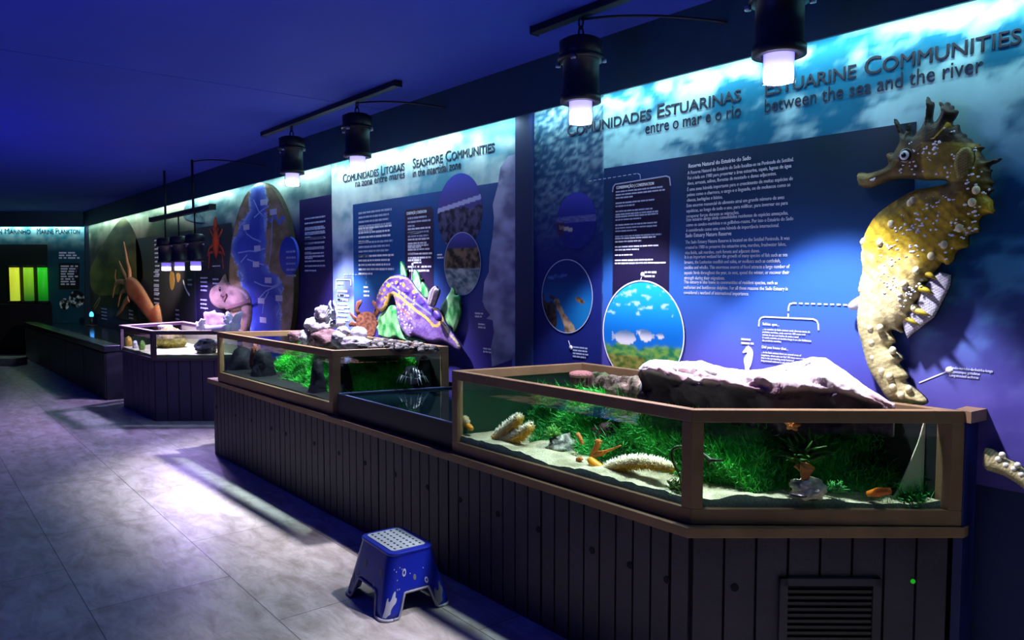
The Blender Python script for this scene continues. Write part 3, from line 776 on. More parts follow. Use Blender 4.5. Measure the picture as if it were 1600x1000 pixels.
def shrp(P, d): return [mixc(hx('#8c1d10'), hx('#d8502a'), sst(0, 4, q) * .8 + .3 * nz(p[0] * .3, p[1] * .3, 0, 1, 3)) for p, q in zip(P, d)]
sb = relief('shrimp_print', [(336.5, 336), (339.5, 346), (340, 353), (338.5, 357), (341, 366), (343.5, 377), (342, 390), (340.5, 398), (338, 406), (335.5, 398), (333, 390), (331.5, 378), (333.5, 366), (335.5, 357), (333.5, 352), (334, 346)], wallplane(y2), .002, M_PRINT, mC, step=1.6, paint=shrp)
strokes('shrimp_leg_print', [[(334, 372), (329, 362), (328, 358)], [(341, 372), (346, 362), (347.5, 358)], [(333, 382), (327, 388), (324, 400)], [(342, 382), (347, 388), (351, 399)], [(333, 394), (327, 395), (326, 420)], [(341, 394), (347, 395), (349, 420)], [(336, 366), (333, 356)], [(339, 366), (341, 356)]], .028, y2, SHR, mC)
wordlines('caption', 313, 325, 433, y2, 4, .05, .02, M_FAINT, mC, (), 36)
wordlines('caption', 332, 343, 435, y2, 2, .05, .02, M_FAINT, mC, (), 37)
wordlines('caption', 313, 325, 467, y2, 3, .05, .02, M_FAINT, mC, (), 38)
wordlines('caption', 332, 345, 415, y2, 1, .05, .014, M_FAINT, mC, (), 39)
def foamD(x, z):
    n = nz(x * .6, z * 1.8, 31, 1.2, 6); t = sst(-.3, .5, n)
    top = mixc(hx('#5d6f52'), hx('#c9c8a0'), t); low = mixc(hx('#2c2f2c'), hx('#4c4a44'), t)
    return mixc(low, top, sst(1.9, 2.3, z))
mD = sheet('mural_panel', CX + .03, xC0 - .006, .77, ZF + .05, .05, foamD, 'grey olive mural in the far corner behind the orange squid cutout')
def icep(P, d): return [mixc(hx('#3b3f1e'), hx('#77783c'), .5 + nz(p[0] * .05, p[1] * .05, 3, 1.2, 5)) for p in P]
relief('mountain_print', [(139, 425), (150, 400), (165, 375), (180, 352), (193, 338), (204, 350), (214, 372), (222, 402), (224, 440), (205, 455), (175, 462), (150, 462), (140, 445)], wallplane(y1), .001, M_PRINT, mD, step=4, smooth=1, paint=icep)
plate('text_field', X(214), X(303), .775, Zw(260, 366), y1 - .001, mat('graphite_print', hx('#26252a'), .5, var=.2), mD)
M_ORP = mat('ochre_print', hx('#8a6a30'), .5, var=.4, vscale=20)
for nm, P in (('jellyfish_print', [(265, 424), (271, 424), (273, 434), (272, 450), (268, 455), (265, 444)]), ('jellyfish_print', [(275, 427), (281, 426), (282, 436), (278, 443), (276, 436)])):
    relief(nm, P, wallplane(y2 - .001), .002, M_ORP, mD, step=2, smooth=1)
strokes('eel_print', [[(286, 438), (289, 449), (293, 457), (296, 461)]], .03, y2 - .001, M_WHITE, mD)
strokes('fish_print', [[(146, 480), (152, 470), (156, 464)], [(147, 484), (152, 477), (157, 466)]], .035, y2, mat('pale_yellow_print', hx('#a89a58'), .5, var=.3), mD)
for a, b, py, n, s in ((241, 248, 375, 9, 41), (240, 248, 424, 6, 42), (240, 248, 446, 5, 43), (201, 208, 484, 3, 44), (158, 167, 481, 4, 45), (274, 280, 483, 3, 46), (293, 300, 436, 2, 47)):
    wordlines('small_text', a, b, py, y2 - .001, n, .06, .022, M_FAINT, mD, (), s, .1)
def shark(P, d): return [mixc(hx('#2b4a52'), hx('#7fa0a0'), .5 + nz(p[0] * .1, p[1] * .1, 0, 1, 3)) for p in P]
relief('whale_print', [(285, 335), (290, 318), (298, 311), (304, 314), (303, 326), (322, 345), (318, 348), (300, 346), (290, 342)], wallplane(y2), .001, M_PRINT, mD, step=3, smooth=1, paint=shark)

# ------------------------------------------------------------------ far plankton wall
def farpt(px, py, off=.03):
    P = far(0, off); Q = far(5, off); return atV(px, py, P, Q)
def farplate(name, pxs, m, parent, off, th=.01, paint=None, step=4, smooth=0):
    return relief(name, pxs, lambda x, y: farpt(x, y, off), th, m, parent, step=step, smooth=smooth, paint=paint, out=(fn[0], fn[1], 0))
def fpaint(P, d): return [mixc(hx('#0d3a4c'), mixc(hx('#3c9aa8'), hx('#a8dcd8'), .5 + nz(p[0] * .08, p[1] * .12, 0, 1, 5)), sst(395, 352, p[1])) for p in P]
tl = farpt(-60, 352, .0); 
mE = farplate('mural_panel', [(-80, 352), (133, 352), (133, 505), (-80, 505)], M_MURAL, None, .0, .03, fpaint, 4)
tag(mE, 'teal plankton mural on the far wall beside the green glowing tubes', 'mural', 'printed wall murals')
farplate('text_field', [(-60, 382), (74, 382), (74, 500), (-60, 500)], mat('dark_green_print', hx('#0c1c18'), .5, var=.2), mE, .031, .002)
farplate('text_field', [(92, 411), (124, 411), (124, 452), (92, 452)], mat('black_print', hx('#0a0d12'), .5), mE, .031, .002)
def plank(P, d): return [mixc(hx('#0a1216'), hx('#b4d0d8'), max(0, nz(p[0] * .2, p[1] * .2, 2, 1.2, 4) * 2.2 - .1)) for p in P]
def farcirc(cx, cy, r): return [(cx + r * math.cos(a), cy + r * 1.12 * math.sin(a)) for a in np.linspace(0, 6.283, 29)[:-1]]
farplate('photo_print', farcirc(120, 467, 12), M_PRINT, mE, .032, .002, plank, 1.6)
farplate('photo_print', farcirc(101, 475, 8), M_PRINT, mE, .032, .002, plank, 1.6)
ROT = math.atan2(.775, .632)
for body, a, b, py, nm in (('Plâncton Marinho', -42, 47, 365, 'title_lettering'), ('Marine Plankton', 57, 124, 365, 'title_lettering')):
    p = farpt(a, py, .034); q = farpt(b, py, .034)
    text(nm, body, 0, np.linalg.norm((q - p)[:2]), 0, 0, .15, M_INK, mE, small=True, bold=.001, rotz=ROT, loc=tuple(p))
def fwl(a, b, py0, n, lead, s):
    r = random.Random(s); mb = MB(); u = np.array([.632, .775, 0])
    for i in range(n):
        p = farpt(a, py0 + i * lead, .034); q = farpt(b, py0 + i * lead, .034); L = np.linalg.norm(q - p); x = 0; end = L * r.uniform(.75, 1)
        while x < end:
            w_ = min(r.uniform(.05, .16), end - x)
            vs = [p + u * (x + (w_ if k in (1, 2) else 0)) + np.array([0, 0, .014 if k > 1 else -.014]) for k in range(4)]
            mb.add(vs, [(0, 1, 2, 3)]); x += w_ + .03
    return mb.build('small_text', M_FAINT, mE)
fwl(92, 126, 395, 3, 4, 1); fwl(95, 122, 416, 8, 4, 2)
TB = [('#d9e02c', '#b9d23a', 22, 'pale yellow glowing plankton tube, leftmost of the three'), ('#9ae01a', '#2a6a1e', 44, 'yellow green glowing plankton tube, middle of the three on the far wall'), ('#2ad818', '#0c6a16', 66, 'pure green glowing plankton tube, nearest the mural corner on the far wall')]
for c1, c2, px, lab in TB:
    m = bpy.data.materials.new('glowing_culture'); m.use_nodes = True; nt = m.node_tree; b = nt.nodes['Principled BSDF']
    n = nt.nodes.new('ShaderNodeSeparateXYZ'); tc = nt.nodes.new('ShaderNodeTexCoord'); nt.links.new(tc.outputs['Generated'], n.inputs['Vector'])
    r = nt.nodes.new('ShaderNodeValToRGB'); r.color_ramp.elements[0].color = (*hx(c2), 1); r.color_ramp.elements[1].color = (*hx(c1), 1)
    r.color_ramp.elements[0].position = .05; r.color_ramp.elements[1].position = .95
    nt.links.new(n.outputs['Z'], r.inputs['Fac']); nt.links.new(r.outputs['Color'], b.inputs['Emission Color']); b.inputs['Emission Strength'].default_value = .75
    b.inputs['Base Color'].default_value = (*hx(c2), 1)
    top = farpt(px, 418, .16); bot = farpt(px, 470, .16)
    t = thing('plankton_tube', lab, 'tube', (top[0], top[1], bot[2]), 'glowing plankton tubes')
    MB().lathe([(.001, bot[2]), (.082, bot[2]), (.082, top[2]), (.001, top[2])], top[0], top[1], 20).build('culture', m, t)
    k = MB(); k.lathe([(.001, top[2]), (.09, top[2]), (.09, top[2] + .03), (.001, top[2] + .04)], top[0], top[1], 20); k.build('cap', M_BLACK, t)
    k = MB(); k.lathe([(.001, bot[2] - .05), (.12, bot[2] - .05), (.12, bot[2]), (.001, bot[2])], top[0], top[1], 20); k.build('base', M_BLACK, t)
sz_ = farpt(44, 471, .16)[2] - .05
tag(MB().prism([far(.75, .0305), far(3.6, .0305), far(3.6, .36), far(.75, .36)], sz_ - .8, sz_).build('display_shelf', M_BLACK), 'black shelf unit under the three glowing plankton tubes', 'shelf')

# ------------------------------------------------------------------ seahorse cut-out
def c4(*ps): return [(x / 4 + 1200, y / 4 + 130) for x, y in ps]
def c5(*ps): return [(x / 4 + 1200, y / 4 + 350) for x, y in ps]
sh = c4((565, 565), (600, 560), (640, 567), (720, 540), (768, 512), (756, 480), (745, 448), (775, 432), (800, 440), (815, 405), (838, 370), (828, 330), (812, 290), (793, 232), (803, 222), (818, 240), (835, 280), (850, 318), (866, 325), (878, 290), (889, 250), (899, 270), (900, 305), (915, 335), (945, 310), (985, 255), (1000, 180), (997, 95), (1008, 84), (1022, 115), (1046, 122), (1036, 180), (1030, 243), (1055, 247), (1083, 215), (1094, 170), (1072, 122), (1092, 120), (1108, 150), (1118, 122), (1140, 122), (1144, 150), (1165, 138), (1166, 172), (1197, 170), (1182, 212), (1150, 252), (1175, 272), (1200, 256), (1202, 290), (1218, 320), (1244, 318), (1246, 345), (1275, 350), (1290, 378), (1330, 378), (1330, 398), (1366, 402), (1328, 425), (1345, 450), (1368, 487), (1420, 484), (1476, 466), (1440, 497), (1390, 515), (1390, 545), (1412, 540), (1394, 565), (1395, 602), (1426, 624), (1396, 640), (1421, 670), (1386, 690), (1384, 712), (1418, 735), (1415, 775), (1433, 812), (1372, 820), (1346, 832), (1322, 870), (1335, 932), (1290, 938), (1256, 952), (1266, 1010))
sh += c5((1250, 112), (1267, 145), (1203, 156), (1176, 190), (1172, 228), (1130, 262), (1098, 236), (1085, 262), (1050, 300), (1010, 330), (1040, 350), (990, 360), (975, 410), (960, 455), (935, 490), (915, 540), (890, 560), (930, 590), (870, 595), (845, 640), (860, 688), (790, 655), (775, 668), (816, 735), (778, 750), (792, 778), (862, 840), (826, 862), (850, 900), (892, 952), (862, 975), (900, 1010), (960, 1050), (1010, 1105), (990, 1130), (940, 1130))
sh += c5((820, 1130), (760, 1100), (700, 1000), (652, 930), (622, 850), (602, 760), (580, 690), (566, 600), (574, 520), (590, 440), (572, 420), (590, 340), (606, 290), (590, 200), (602, 150), (580, 110), (612, 80))
sh += c4((612, 955), (650, 875), (700, 808), (800, 738), (920, 668), (1000, 656), (1090, 640), (1150, 622), (1090, 605), (1000, 610), (930, 600), (860, 597), (800, 603), (740, 620), (690, 642), (640, 660), (585, 652), (570, 615))
OLI, YEL, CRM, BRN = hx('#54440f'), hx('#b0951c'), hx('#cfc288'), hx('#22180c')
def shp(P, d):
    o = []
    for (x, y), q in zip(P, d):
        s = (x * .45 + y) ; n = nz(x * .05, y * .05, 0, 1.0, 5); band = .5 + .5 * math.sin((y - .9 * (x - 1340)) * .33 + 2.2 * n)
        g = mixc(BRN, OLI, sst(190, 300, y + 30 * n))
        if y > 300: g = mixc(OLI, YEL, sst(300, 350, y + 30 * n + .1 * (x - 1400)))
        g = mixc(g, CRM, sst(370, 470, y - .25 * (x - 1400) + 30 * n))
        if y > 300: g = mixc(g, mixc(BRN, OLI, .5), .45 * sst(.55, .95, band) * sst(660, 300, y))
        if y < 290 and x < 1385: g = mixc(hx('#8c8048'), g, sst(1342, 1378, x))
        if 1450 < x < 1535 and 225 < y < 285: g = mixc(g, hx('#8a7a24'), .7)
        if y > 510: g = mixc(g, hx('#8b8455'), .35 + .35 * math.sin(y * .9 + .3 * (x - 1390)))
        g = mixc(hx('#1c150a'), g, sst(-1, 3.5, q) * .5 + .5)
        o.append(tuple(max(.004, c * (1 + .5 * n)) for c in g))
    return o
SHY = 2.868
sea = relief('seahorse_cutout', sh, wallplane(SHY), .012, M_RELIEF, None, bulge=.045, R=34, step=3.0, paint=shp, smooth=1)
tag(sea, 'giant yellow and brown seahorse cutout mounted off the blue mural at the right', 'seahorse model')
shc = chaikin(sh, 1)
def onsea(px, py, lift=.0):
    q = min(float(pd(np.array([[px, py]]), shc, True)[0]) / 34, 1)
    return atY(px, py, SHY - .012 - .045 * math.sqrt(1 - (1 - q) ** 2) - lift)
# dorsal fin, pectoral tab, gill plate, eye, tubercles, white spots, mounting pegs
def finp(P, d): return [mixc(hx('#6d6a72'), hx('#c3c0c4'), .5 + .5 * math.sin((p[1] * 1.0 + p[0] * .55) * 1.35)) for p in P]
relief('dorsal_fin', c5((1040, 330), (1085, 300), (1155, 320), (1150, 380), (1115, 455), (1050, 580), (965, 645), (882, 712), (858, 650), (850, 600), (930, 520), (980, 400)), wallplane(SHY - .004), .014, M_RELIEF, sea, bulge=.008, R=8, step=2.4, paint=finp, smooth=0)
relief('pectoral_tab', c5((505, 512), (520, 490), (560, 460), (592, 445), (592, 500), (572, 525), (540, 540), (518, 532)), wallplane(SHY), .012, mat('pale_grey_fin', hx('#b9b6c4'), .5), sea, bulge=.008, R=8, step=3, smooth=1)
def gillp(P, d): return [mixc(hx('#4f4a1e'), hx('#8f8340'), .5 + .5 * math.sin((p[1] - .5 * p[0]) * 1.5)) for p in P]
relief('gill_cover', c4((1180, 560), (1165, 500), (1195, 420), (1250, 395), (1290, 420), (1300, 480), (1270, 560), (1220, 605), (1190, 600)), wallplane(SHY - .042), .012, M_RELIEF, sea, bulge=.014, R=9, step=2.5, paint=gillp, smooth=1, side=BRN)
ec = onsea(860 / 4 + 1200, 453 / 4 + 130, .002)
eb = MB(); eb.ball(ec, (.027, .012, .027), 18, 10)
eye = eb.build('eye', mat('dark_brown_eye', hx('#2c1d12'), .25, spec=.6), sea)
eb = MB(); eb.ball(ec + np.array([0, -.010, 0]), (.016, .008, .017), 18, 10); ir = eb.build('iris', mat('pale_iris', hx('#c8cdd6'), .3), eye)
eb = MB(); eb.ball(ec + np.array([0, -.016, 0]), (.009, .005, .010), 14, 8); eb.build('pupil', mat('pupil_black', (.004, .004, .006), .15, spec=.6), eye)
tb = MB()
TM = mat('cream_tubercle', hx('#d8cfa0'), .4)
for px, py in c4((770, 880), (890, 750), (1275, 745), (1195, 905), (1300, 668), (905, 735)) + c5((700, 115), (925, 290), (850, 375), (1020, 200), (650, 740), (660, 835), (712, 920), (640, 650), (915, 525), (1100, 130), (600, 110), (780, 790), (700, 650)) + [(1395, 605), (1408, 618), (1390, 588), (1420, 608)]:
    tb = MB(); tb.ball(onsea(px, py, .0), (.013, .012, .015), 10, 8); tb.build('tubercle', TM, sea)
wd = MB(); k = 0; rr = random.Random(4)
while k < 300:
    px, py = rr.uniform(1360, 1570), rr.uniform(200, 480)
    q = np.array([[px, py]])
    if inpoly(q, shc)[0] and pd(q, shc, True)[0] > 5 and nz(px * .03, py * .03, 9, 1, 2) > -.12:
        p = onsea(px, py, .0); r_ = rr.uniform(.002, .0048); wd.ball(p, (r_ * rr.uniform(1, 1.8), .003, r_), 6, 4); k += 1
wd.build('white_fleck', M_WHITE, sea)['kind'] = 'stuff'
SPM = mat('yellow_spine', hx('#b9a42c'), .4)
for a, b, r_ in ((c4((1085, 330)), c4((1010, 350)), .01), (c4((1130, 260)), c4((1030, 345)), .016), (c5((960, 400)), c5((1045, 440)), .018), (c5((930, 540)), c5((1030, 580)), .016), (c5((870, 590)), c5((960, 640)), .014), (c5((1000, 310)), c5((1060, 350)), .016)):
    sp = MB(); sp.spike(onsea(*a[0], -.012), onsea(*b[0], .01), r_ * .8, None, 10); sp.build('spine', SPM, sea)
def peg(o, px, py, y):
    p = atY(px, py, y); g = MB(); g.tube([(p[0], y, p[2]), (p[0], YP - .001, p[2])], .012, 8); g.build('mounting_peg', M_BLACK, o)
for px, py in ((1420, 260), (1500, 300), (1420, 470), (1410, 590)):
    peg(sea, px, py, SHY)
# curled lower tail, showing again to the right of the tank
def tailp(P, d): return [mixc(hx('#6a6448'), CRM, (.5 + .5 * math.sin(p[0] * 1.1 + p[1] * .5)) * .6 + .4 * sst(0, 8, q)) for p, q in zip(P, d)]
relief('curled_tail', [(1538, 699), (1552, 700), (1563, 708), (1575, 716), (1590, 722), (1606, 734), (1640, 752), (1675, 768), (1705, 795), (1715, 825), (1708, 830), (1690, 808), (1665, 795), (1630, 784), (1598, 759), (1575, 744), (1558, 738), (1538, 732)], wallplane(SHY), .012, M_RELIEF, sea, bulge=.03, R=14, step=3, paint=tailp, smooth=1)
TM2 = mat('pale_tubercle', hx('#e6e0c8'), .4)
for px, py in ((1560, 718), (1572, 727), (1584, 733), (1596, 742), (1566, 711), (1590, 727)):
    tt = MB(); tt.ball(atY(px, py, SHY - .032), .011, 8, 6); tt.build('tubercle', TM2, sea)
peg(sea, 1590, 738, SHY)

# ------------------------------------------------------------------ sea slug and seaweed cut-outs
def g7(*ps): return [(x / 6.25 + 580, y / 6.25 + 400) for x, y in ps]
YS = 2.862
LEAFG = vmat('seaweed_paint', .5, .3, var=.2, vscale=9)
def leafp(seed):
    return lambda P, d: [mixc(hx('#1f9440'), hx('#a8e8a0'), .5 + 1.1 * nz(p[0] * .16, p[1] * .05, seed, 1, 4)) for p in P]
def weed(pts, label, y=YS + .02, seed=0):
    o = relief('seaweed_cutout', pts, wallplane(y), .012, LEAFG, None, bulge=.012, R=5, step=2.0, paint=leafp(seed), smooth=1, side=hx('#175c2c'))
    cxy = np.mean(np.array(pts), axis=0); q0 = min(pts, key=lambda q: (q[0] - cxy[0]) ** 2 + (q[1] - cxy[1]) ** 2); q0 = (q0[0] * .85 + cxy[0] * .15, q0[1] * .85 + cxy[1] * .15)
    peg(o, q0[0], q0[1], y - .002)
    return tag(o, label, 'seaweed model', 'green seaweed cutouts')
w1 = weed(g7((240, 480), (200, 480), (160, 510), (140, 545), (95, 565), (75, 630), (90, 660), (60, 700), (85, 735), (80, 775), (130, 800), (210, 815), (250, 785), (300, 820), (330, 830), (440, 850), (545, 850), (500, 820), (400, 800), (340, 790), (300, 700), (280, 600), (270, 520)), 'broad green seaweed cutout under the sea slug, with a grey hole', seed=1)
hole = relief('hole', g7((245, 565), (170, 590), (110, 630), (80, 690), (95, 720), (150, 700), (190, 670), (245, 650)), wallplane(YS + .006), .003, mat('grey_gap', hx('#4a6472'), .6), w1, step=2, smooth=1)
weed(g7((295, 50), (310, 55), (345, 140), (358, 215), (330, 230), (300, 200), (297, 110)), 'narrow upright green seaweed leaf behind the hump of the sea slug', seed=2)
weed(g7((435, 128), (460, 150), (490, 230), (510, 370), (470, 370), (420, 260), (415, 210)), 'pale mint seaweed leaf behind the middle of the sea slug', seed=3)
weed(g7((500, 240), (540, 290), (570, 340), (570, 420), (530, 420), (505, 370)), 'small mint seaweed leaf tucked beside the grey gills of the sea slug', seed=4)
weed(g7((800, 300), (825, 330), (825, 380), (850, 385), (868, 375), (878, 420), (870, 470), (888, 545), (865, 640), (830, 740), (815, 735), (815, 700), (780, 690), (745, 640), (715, 560), (690, 530), (695, 480), (735, 430), (760, 390), (790, 340)), 'leafy bright green seaweed cutout to the right of the sea slug', seed=5)
slug = g7((60, 470), (70, 400), (95, 330), (130, 270), (180, 215), (225, 190), (280, 180), (330, 190), (390, 225), (430, 280), (480, 350), (530, 400), (570, 440), (590, 500), (640, 500), (690, 540), (715, 590), (735, 650), (790, 730), (840, 800), (885, 870), (890, 920), (860, 925), (800, 880), (740, 840), (690, 830), (620, 850), (560, 830), (480, 790), (430, 770), (400, 810), (350, 770), (300, 690), (270, 600), (262, 520), (255, 455), (235, 385), (210, 385), (190, 430), (165, 500), (130, 540), (100, 545), (75, 510))
yl1 = g7((75, 505), (120, 540), (150, 500), (185, 430), (200, 375), (250, 358), (320, 400), (400, 470), (470, 530), (560, 590), (610, 640), (640, 680), (690, 680), (714, 630), (710, 580), (680, 530), (640, 510))
yl2 = g7((90, 340), (140, 265), (210, 215), (280, 200), (350, 215))
yl3 = g7((720, 650), (760, 710), (800, 770), (850, 830), (885, 890)); yl4 = g7((270, 460), (310, 510), (370, 550), (415, 600))
rs = random.Random(12)
YSP = [(rs.uniform(590, 655), rs.uniform(432, 480), rs.uniform(.8, 1.9)) for _ in range(60)] + [g + (rs.uniform(.8, 2.2),) for g in g7((140, 370), (95, 435), (190, 290), (240, 262), (840, 850), (275, 255), (350, 285))]
WSP = [(rs.uniform(622, 650), rs.uniform(470, 525), rs.uniform(.6, 1.6)) for _ in range(70)]
def slugp(P, d):
    Pn = np.asarray(P); a, b, c, e = pd(Pn, yl1), pd(Pn, yl2), pd(Pn, yl3), pd(Pn, yl4); o = []
    for i, (x, y) in enumerate(Pn):
        n = nz(x * .09, y * .09, 0, 1, 4)
        g = mixc(hx('#2f1a70'), hx('#7a5ac8'), .5 + n * 1.3)
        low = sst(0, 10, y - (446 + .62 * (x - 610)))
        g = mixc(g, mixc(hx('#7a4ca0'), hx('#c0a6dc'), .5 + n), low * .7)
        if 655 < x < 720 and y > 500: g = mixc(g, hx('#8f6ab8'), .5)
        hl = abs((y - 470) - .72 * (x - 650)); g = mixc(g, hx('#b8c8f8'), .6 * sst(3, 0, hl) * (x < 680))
        for sx, sy, r in YSP:
            if (x - sx) ** 2 + ((y - sy) * .8) ** 2 < r * r and y < 470 + .5 * (x - 600): g = hx('#f2c83c')
        for sx, sy, r in WSP:
            if (x - sx) ** 2 + (y - sy) ** 2 < r * r and x < 655: g = hx('#f0e4f4')
        if a[i] < 2.0: g = mixc(hx('#f6d46a'), hx('#f4b45c'), .5 + n)
        if b[i] < 1.0: g = hx('#e8c04a')
        if c[i] < .9: g = hx('#f2dc8c')
        if e[i] < .7: g = hx('#e88a4a')
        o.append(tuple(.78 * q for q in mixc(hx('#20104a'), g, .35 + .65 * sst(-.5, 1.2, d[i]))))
    return o
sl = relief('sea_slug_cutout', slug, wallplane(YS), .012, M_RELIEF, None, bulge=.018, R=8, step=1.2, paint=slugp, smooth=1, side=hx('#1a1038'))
tag(sl, 'large purple sea slug cutout with yellow edged frills above the middle tank', 'sea slug model')
def gp(P, d): return [mixc(hx('#4a3a50'), hx('#d0c0c8'), .5 + .5 * math.sin(p[0] * 1.6 + p[1] * .5)) for p in P]
relief('gill_plume', g7((575, 480), (570, 420), (580, 360), (610, 310), (645, 285), (655, 315), (680, 325), (675, 370), (650, 430), (630, 490), (600, 500)), wallplane(YS - .03), .012, M_RELIEF, sl, bulge=.02, R=6, step=1.6, paint=gp, smooth=1)
relief('rhinophore_pocket', g7((620, 530), (650, 530), (690, 580), (695, 630), (670, 640), (640, 620)), wallplane(YS - .05), .012, mat('deep_purple', hx('#5a34a8'), .5, var=.3), sl, bulge=.015, R=5, step=1.6, smooth=1)
for px, py in ((625, 450), (680, 510)): peg(sl, px, py, YS)

# ------------------------------------------------------------------ oval sea map
def ovalpts(x0, x1, y0, y1):          # measured ellipse
    cx, cy = (x0 + x1) / 2, (y0 + y1) / 2
    return [(cx + (x1 - x0) / 2 * math.cos(a), cy + (y1 - y0) / 2 * math.sin(a)) for a in np.linspace(0, 2 * math.pi, 61)[:-1]]
sea1 = [(400, 291), (420, 289), (424, 315), (421, 340), (423, 380), (421, 410), (428, 425), (440, 430), (446, 440), (446, 560), (402, 560), (398, 520), (392, 490), (388, 470), (384, 440), (378, 415), (372, 405), (367, 390), (370, 375), (378, 365), (382, 350), (390, 340), (398, 330), (396, 312)]
bas = [(398, 345), (410, 330), (422, 345), (420, 370), (408, 375)]
coast = np.array(sea1)
def mapp(P, d):
    Pn = np.asarray(P); ins = inpoly(Pn, sea1); q = pd(Pn, sea1, True); o = []
    for (x, y), i_, dd, bd in zip(Pn, ins, q, d):
        n = nz(x * .06, y * .05, 2, 1, 5)
        dd += n * 5
        if i_ or dd < 2 * n: g = mixc(hx('#6f96ea'), hx('#2a4ac6'), sst(0, 12, dd)); 
        else: g = mixc(hx('#8a7640'), hx('#b49c7a'), .5 + n * 1.3)
        if abs(dd) < 1.0: g = hx('#b9d4f2')
        if 428 < x < 452 and abs(y - 342 - .3 * (x - 436) - 5 * math.sin(x * .5)) < 3.2: g = hx('#5f86dc')
        o.append(mixc(hx('#3a3020'), g, .4 + .6 * sst(0, 2, bd)))
    return o
mp_ = relief('sea_map_board', ovalpts(364, 467, 286, 600), wallplane(2.898), .046, M_RELIEF, None, step=2.3, paint=mapp, smooth=0, side=hx('#2a2418'))
tag(mp_, 'tall oval sea map board with blue ocean and brown land on the violet mural', 'map')
ym = 2.852 - .0015
strokes('current_line', [[(397, 340), (410, 328), (420, 322)], [(372, 395), (390, 392), (400, 393), (414, 388)], [(376, 410), (386, 398)], [(380, 350), (385, 365), (394, 372), (408, 378)], [(386, 405), (400, 410), (412, 414)], [(397, 440), (410, 446), (425, 448), (440, 442)], [(425, 340), (424, 380), (420, 415)], [(405, 466), (415, 455), (435, 446)], [(410, 490), (412, 470), (420, 455)], [(432, 492), (438, 480), (434, 470)], [(396, 312), (404, 330), (412, 338)]], .015, ym, mat('pale_blue_line', hx('#a6c2f4'), .5), mp_)
for px, py in ((385, 355), (402, 388), (400, 413), (419, 438), (408, 470), (436, 466), (411, 500), (412, 316), (427, 331)):
    p = atY(px, py, ym); plate('name_plate', p[0] - .085, p[0] + .085, p[2] - .028, p[2] + .028, ym - .001, M_WHITE, mp_, step=.1)
pl_ = relief('oval_plaque', ovalpts(440, 468, 370, 430), wallplane(2.851), .022, mat('royal_blue_plaque', hx('#2848c0'), .45, var=.1), None, step=4, smooth=0, side=hx('#142468'))
tag(pl_, 'small blue oval plaque overlapping the right edge of the sea map', 'plaque')
wordlines('small_text', 447, 462, 392, 2.851 - .0235, 5, .055, .02, M_FAINT, pl_, (), 61, .1)

# ------------------------------------------------------------------ pale fish and squid cut-outs
def e4(*ps): return [(x / 4 + 320, y / 4 + 400) for x, y in ps]
def fishp(P, d): return [mixc(hx('#4a3838'), hx('#937a66'), .45 + .9 * nz(p[0] * .07, p[1] * .07, 4, 1, 4) + .25 * sst(0, 6, q)) for p, q in zip(P, d)]
fi = relief('sunfish_cutout', e4((137, 98), (146, 160), (170, 180), (230, 190), (275, 222), (300, 285), (302, 380), (285, 450), (285, 500), (255, 500), (252, 430), (236, 330), (245, 320), (190, 325), (155, 345), (135, 328), (100, 330), (65, 310), (42, 275), (37, 230), (60, 190), (105, 168)), wallplane(2.86), .012, M_RELIEF, None, bulge=.03, R=7, step=1.5, paint=fishp, smooth=1, side=hx('#2a1c24'))
tag(fi, 'pinkish beige round headed fish cutout left of the sea map', 'fish model')
strokes('fin_line', [e4((100, 245), (135, 240), (115, 280), (100, 245)), e4((130, 325), (190, 310), (250, 290), (285, 275))], .03, 2.86 - .055, mat('brown_line', hx('#6a4a44'), .5), fi)
ep = atY(345, 452, 2.86 - .035); MB().ball(ep, (.03, .02, .03), 10, 8).build('eye', mat('eye_black', (.01, .01, .012), .2), fi)
pf = relief('crab_cutout', e4((0, 345), (30, 350), (50, 345), (70, 335), (75, 355), (110, 355), (135, 365), (120, 395), (140, 410), (120, 470), (20, 470), (8, 420), (0, 380)), wallplane(2.87), .012, M_RELIEF, None, bulge=.02, R=5, step=2, paint=lambda P, d: [mixc(hx('#8a7468'), hx('#c8b4a4'), .5 + nz(p[0] * .1, p[1] * .1, 8, 1, 3)) for p in P], smooth=1)
tag(pf, 'small pale beige cutout creature below the pinkish round headed fish', 'animal model')
def f1(*ps): return [(x / 4.165 + 130, y / 4.165 + 280) for x, y in ps]
def sqp(P, d): return [mixc(hx('#c08a62'), mixc(hx('#a8503e'), hx('#cc7a5c'), .5 + nz(p[0] * .06, p[1] * .06, 1, 1, 4)), sst(1.0, 5, q)) for p, q in zip(P, d)]
sq = relief('squid_cutout', f1((275, 650), (300, 630), (345, 645), (385, 690), (420, 745), (450, 800), (470, 835), (485, 808), (500, 812), (512, 870), (525, 950), (520, 985), (470, 985), (450, 940), (400, 880), (340, 800), (300, 770), (280, 710)), wallplane(2.86), .012, M_RELIEF, None, bulge=.045, R=9, step=1.7, paint=sqp, smooth=1, side=hx('#2a1812'))
tag(sq, 'orange brown squid cutout with curling arms over the far tank', 'squid model')
M_ARM = mat('orange_arm', hx('#b07a58'), .5, var=.3, vscale=6)
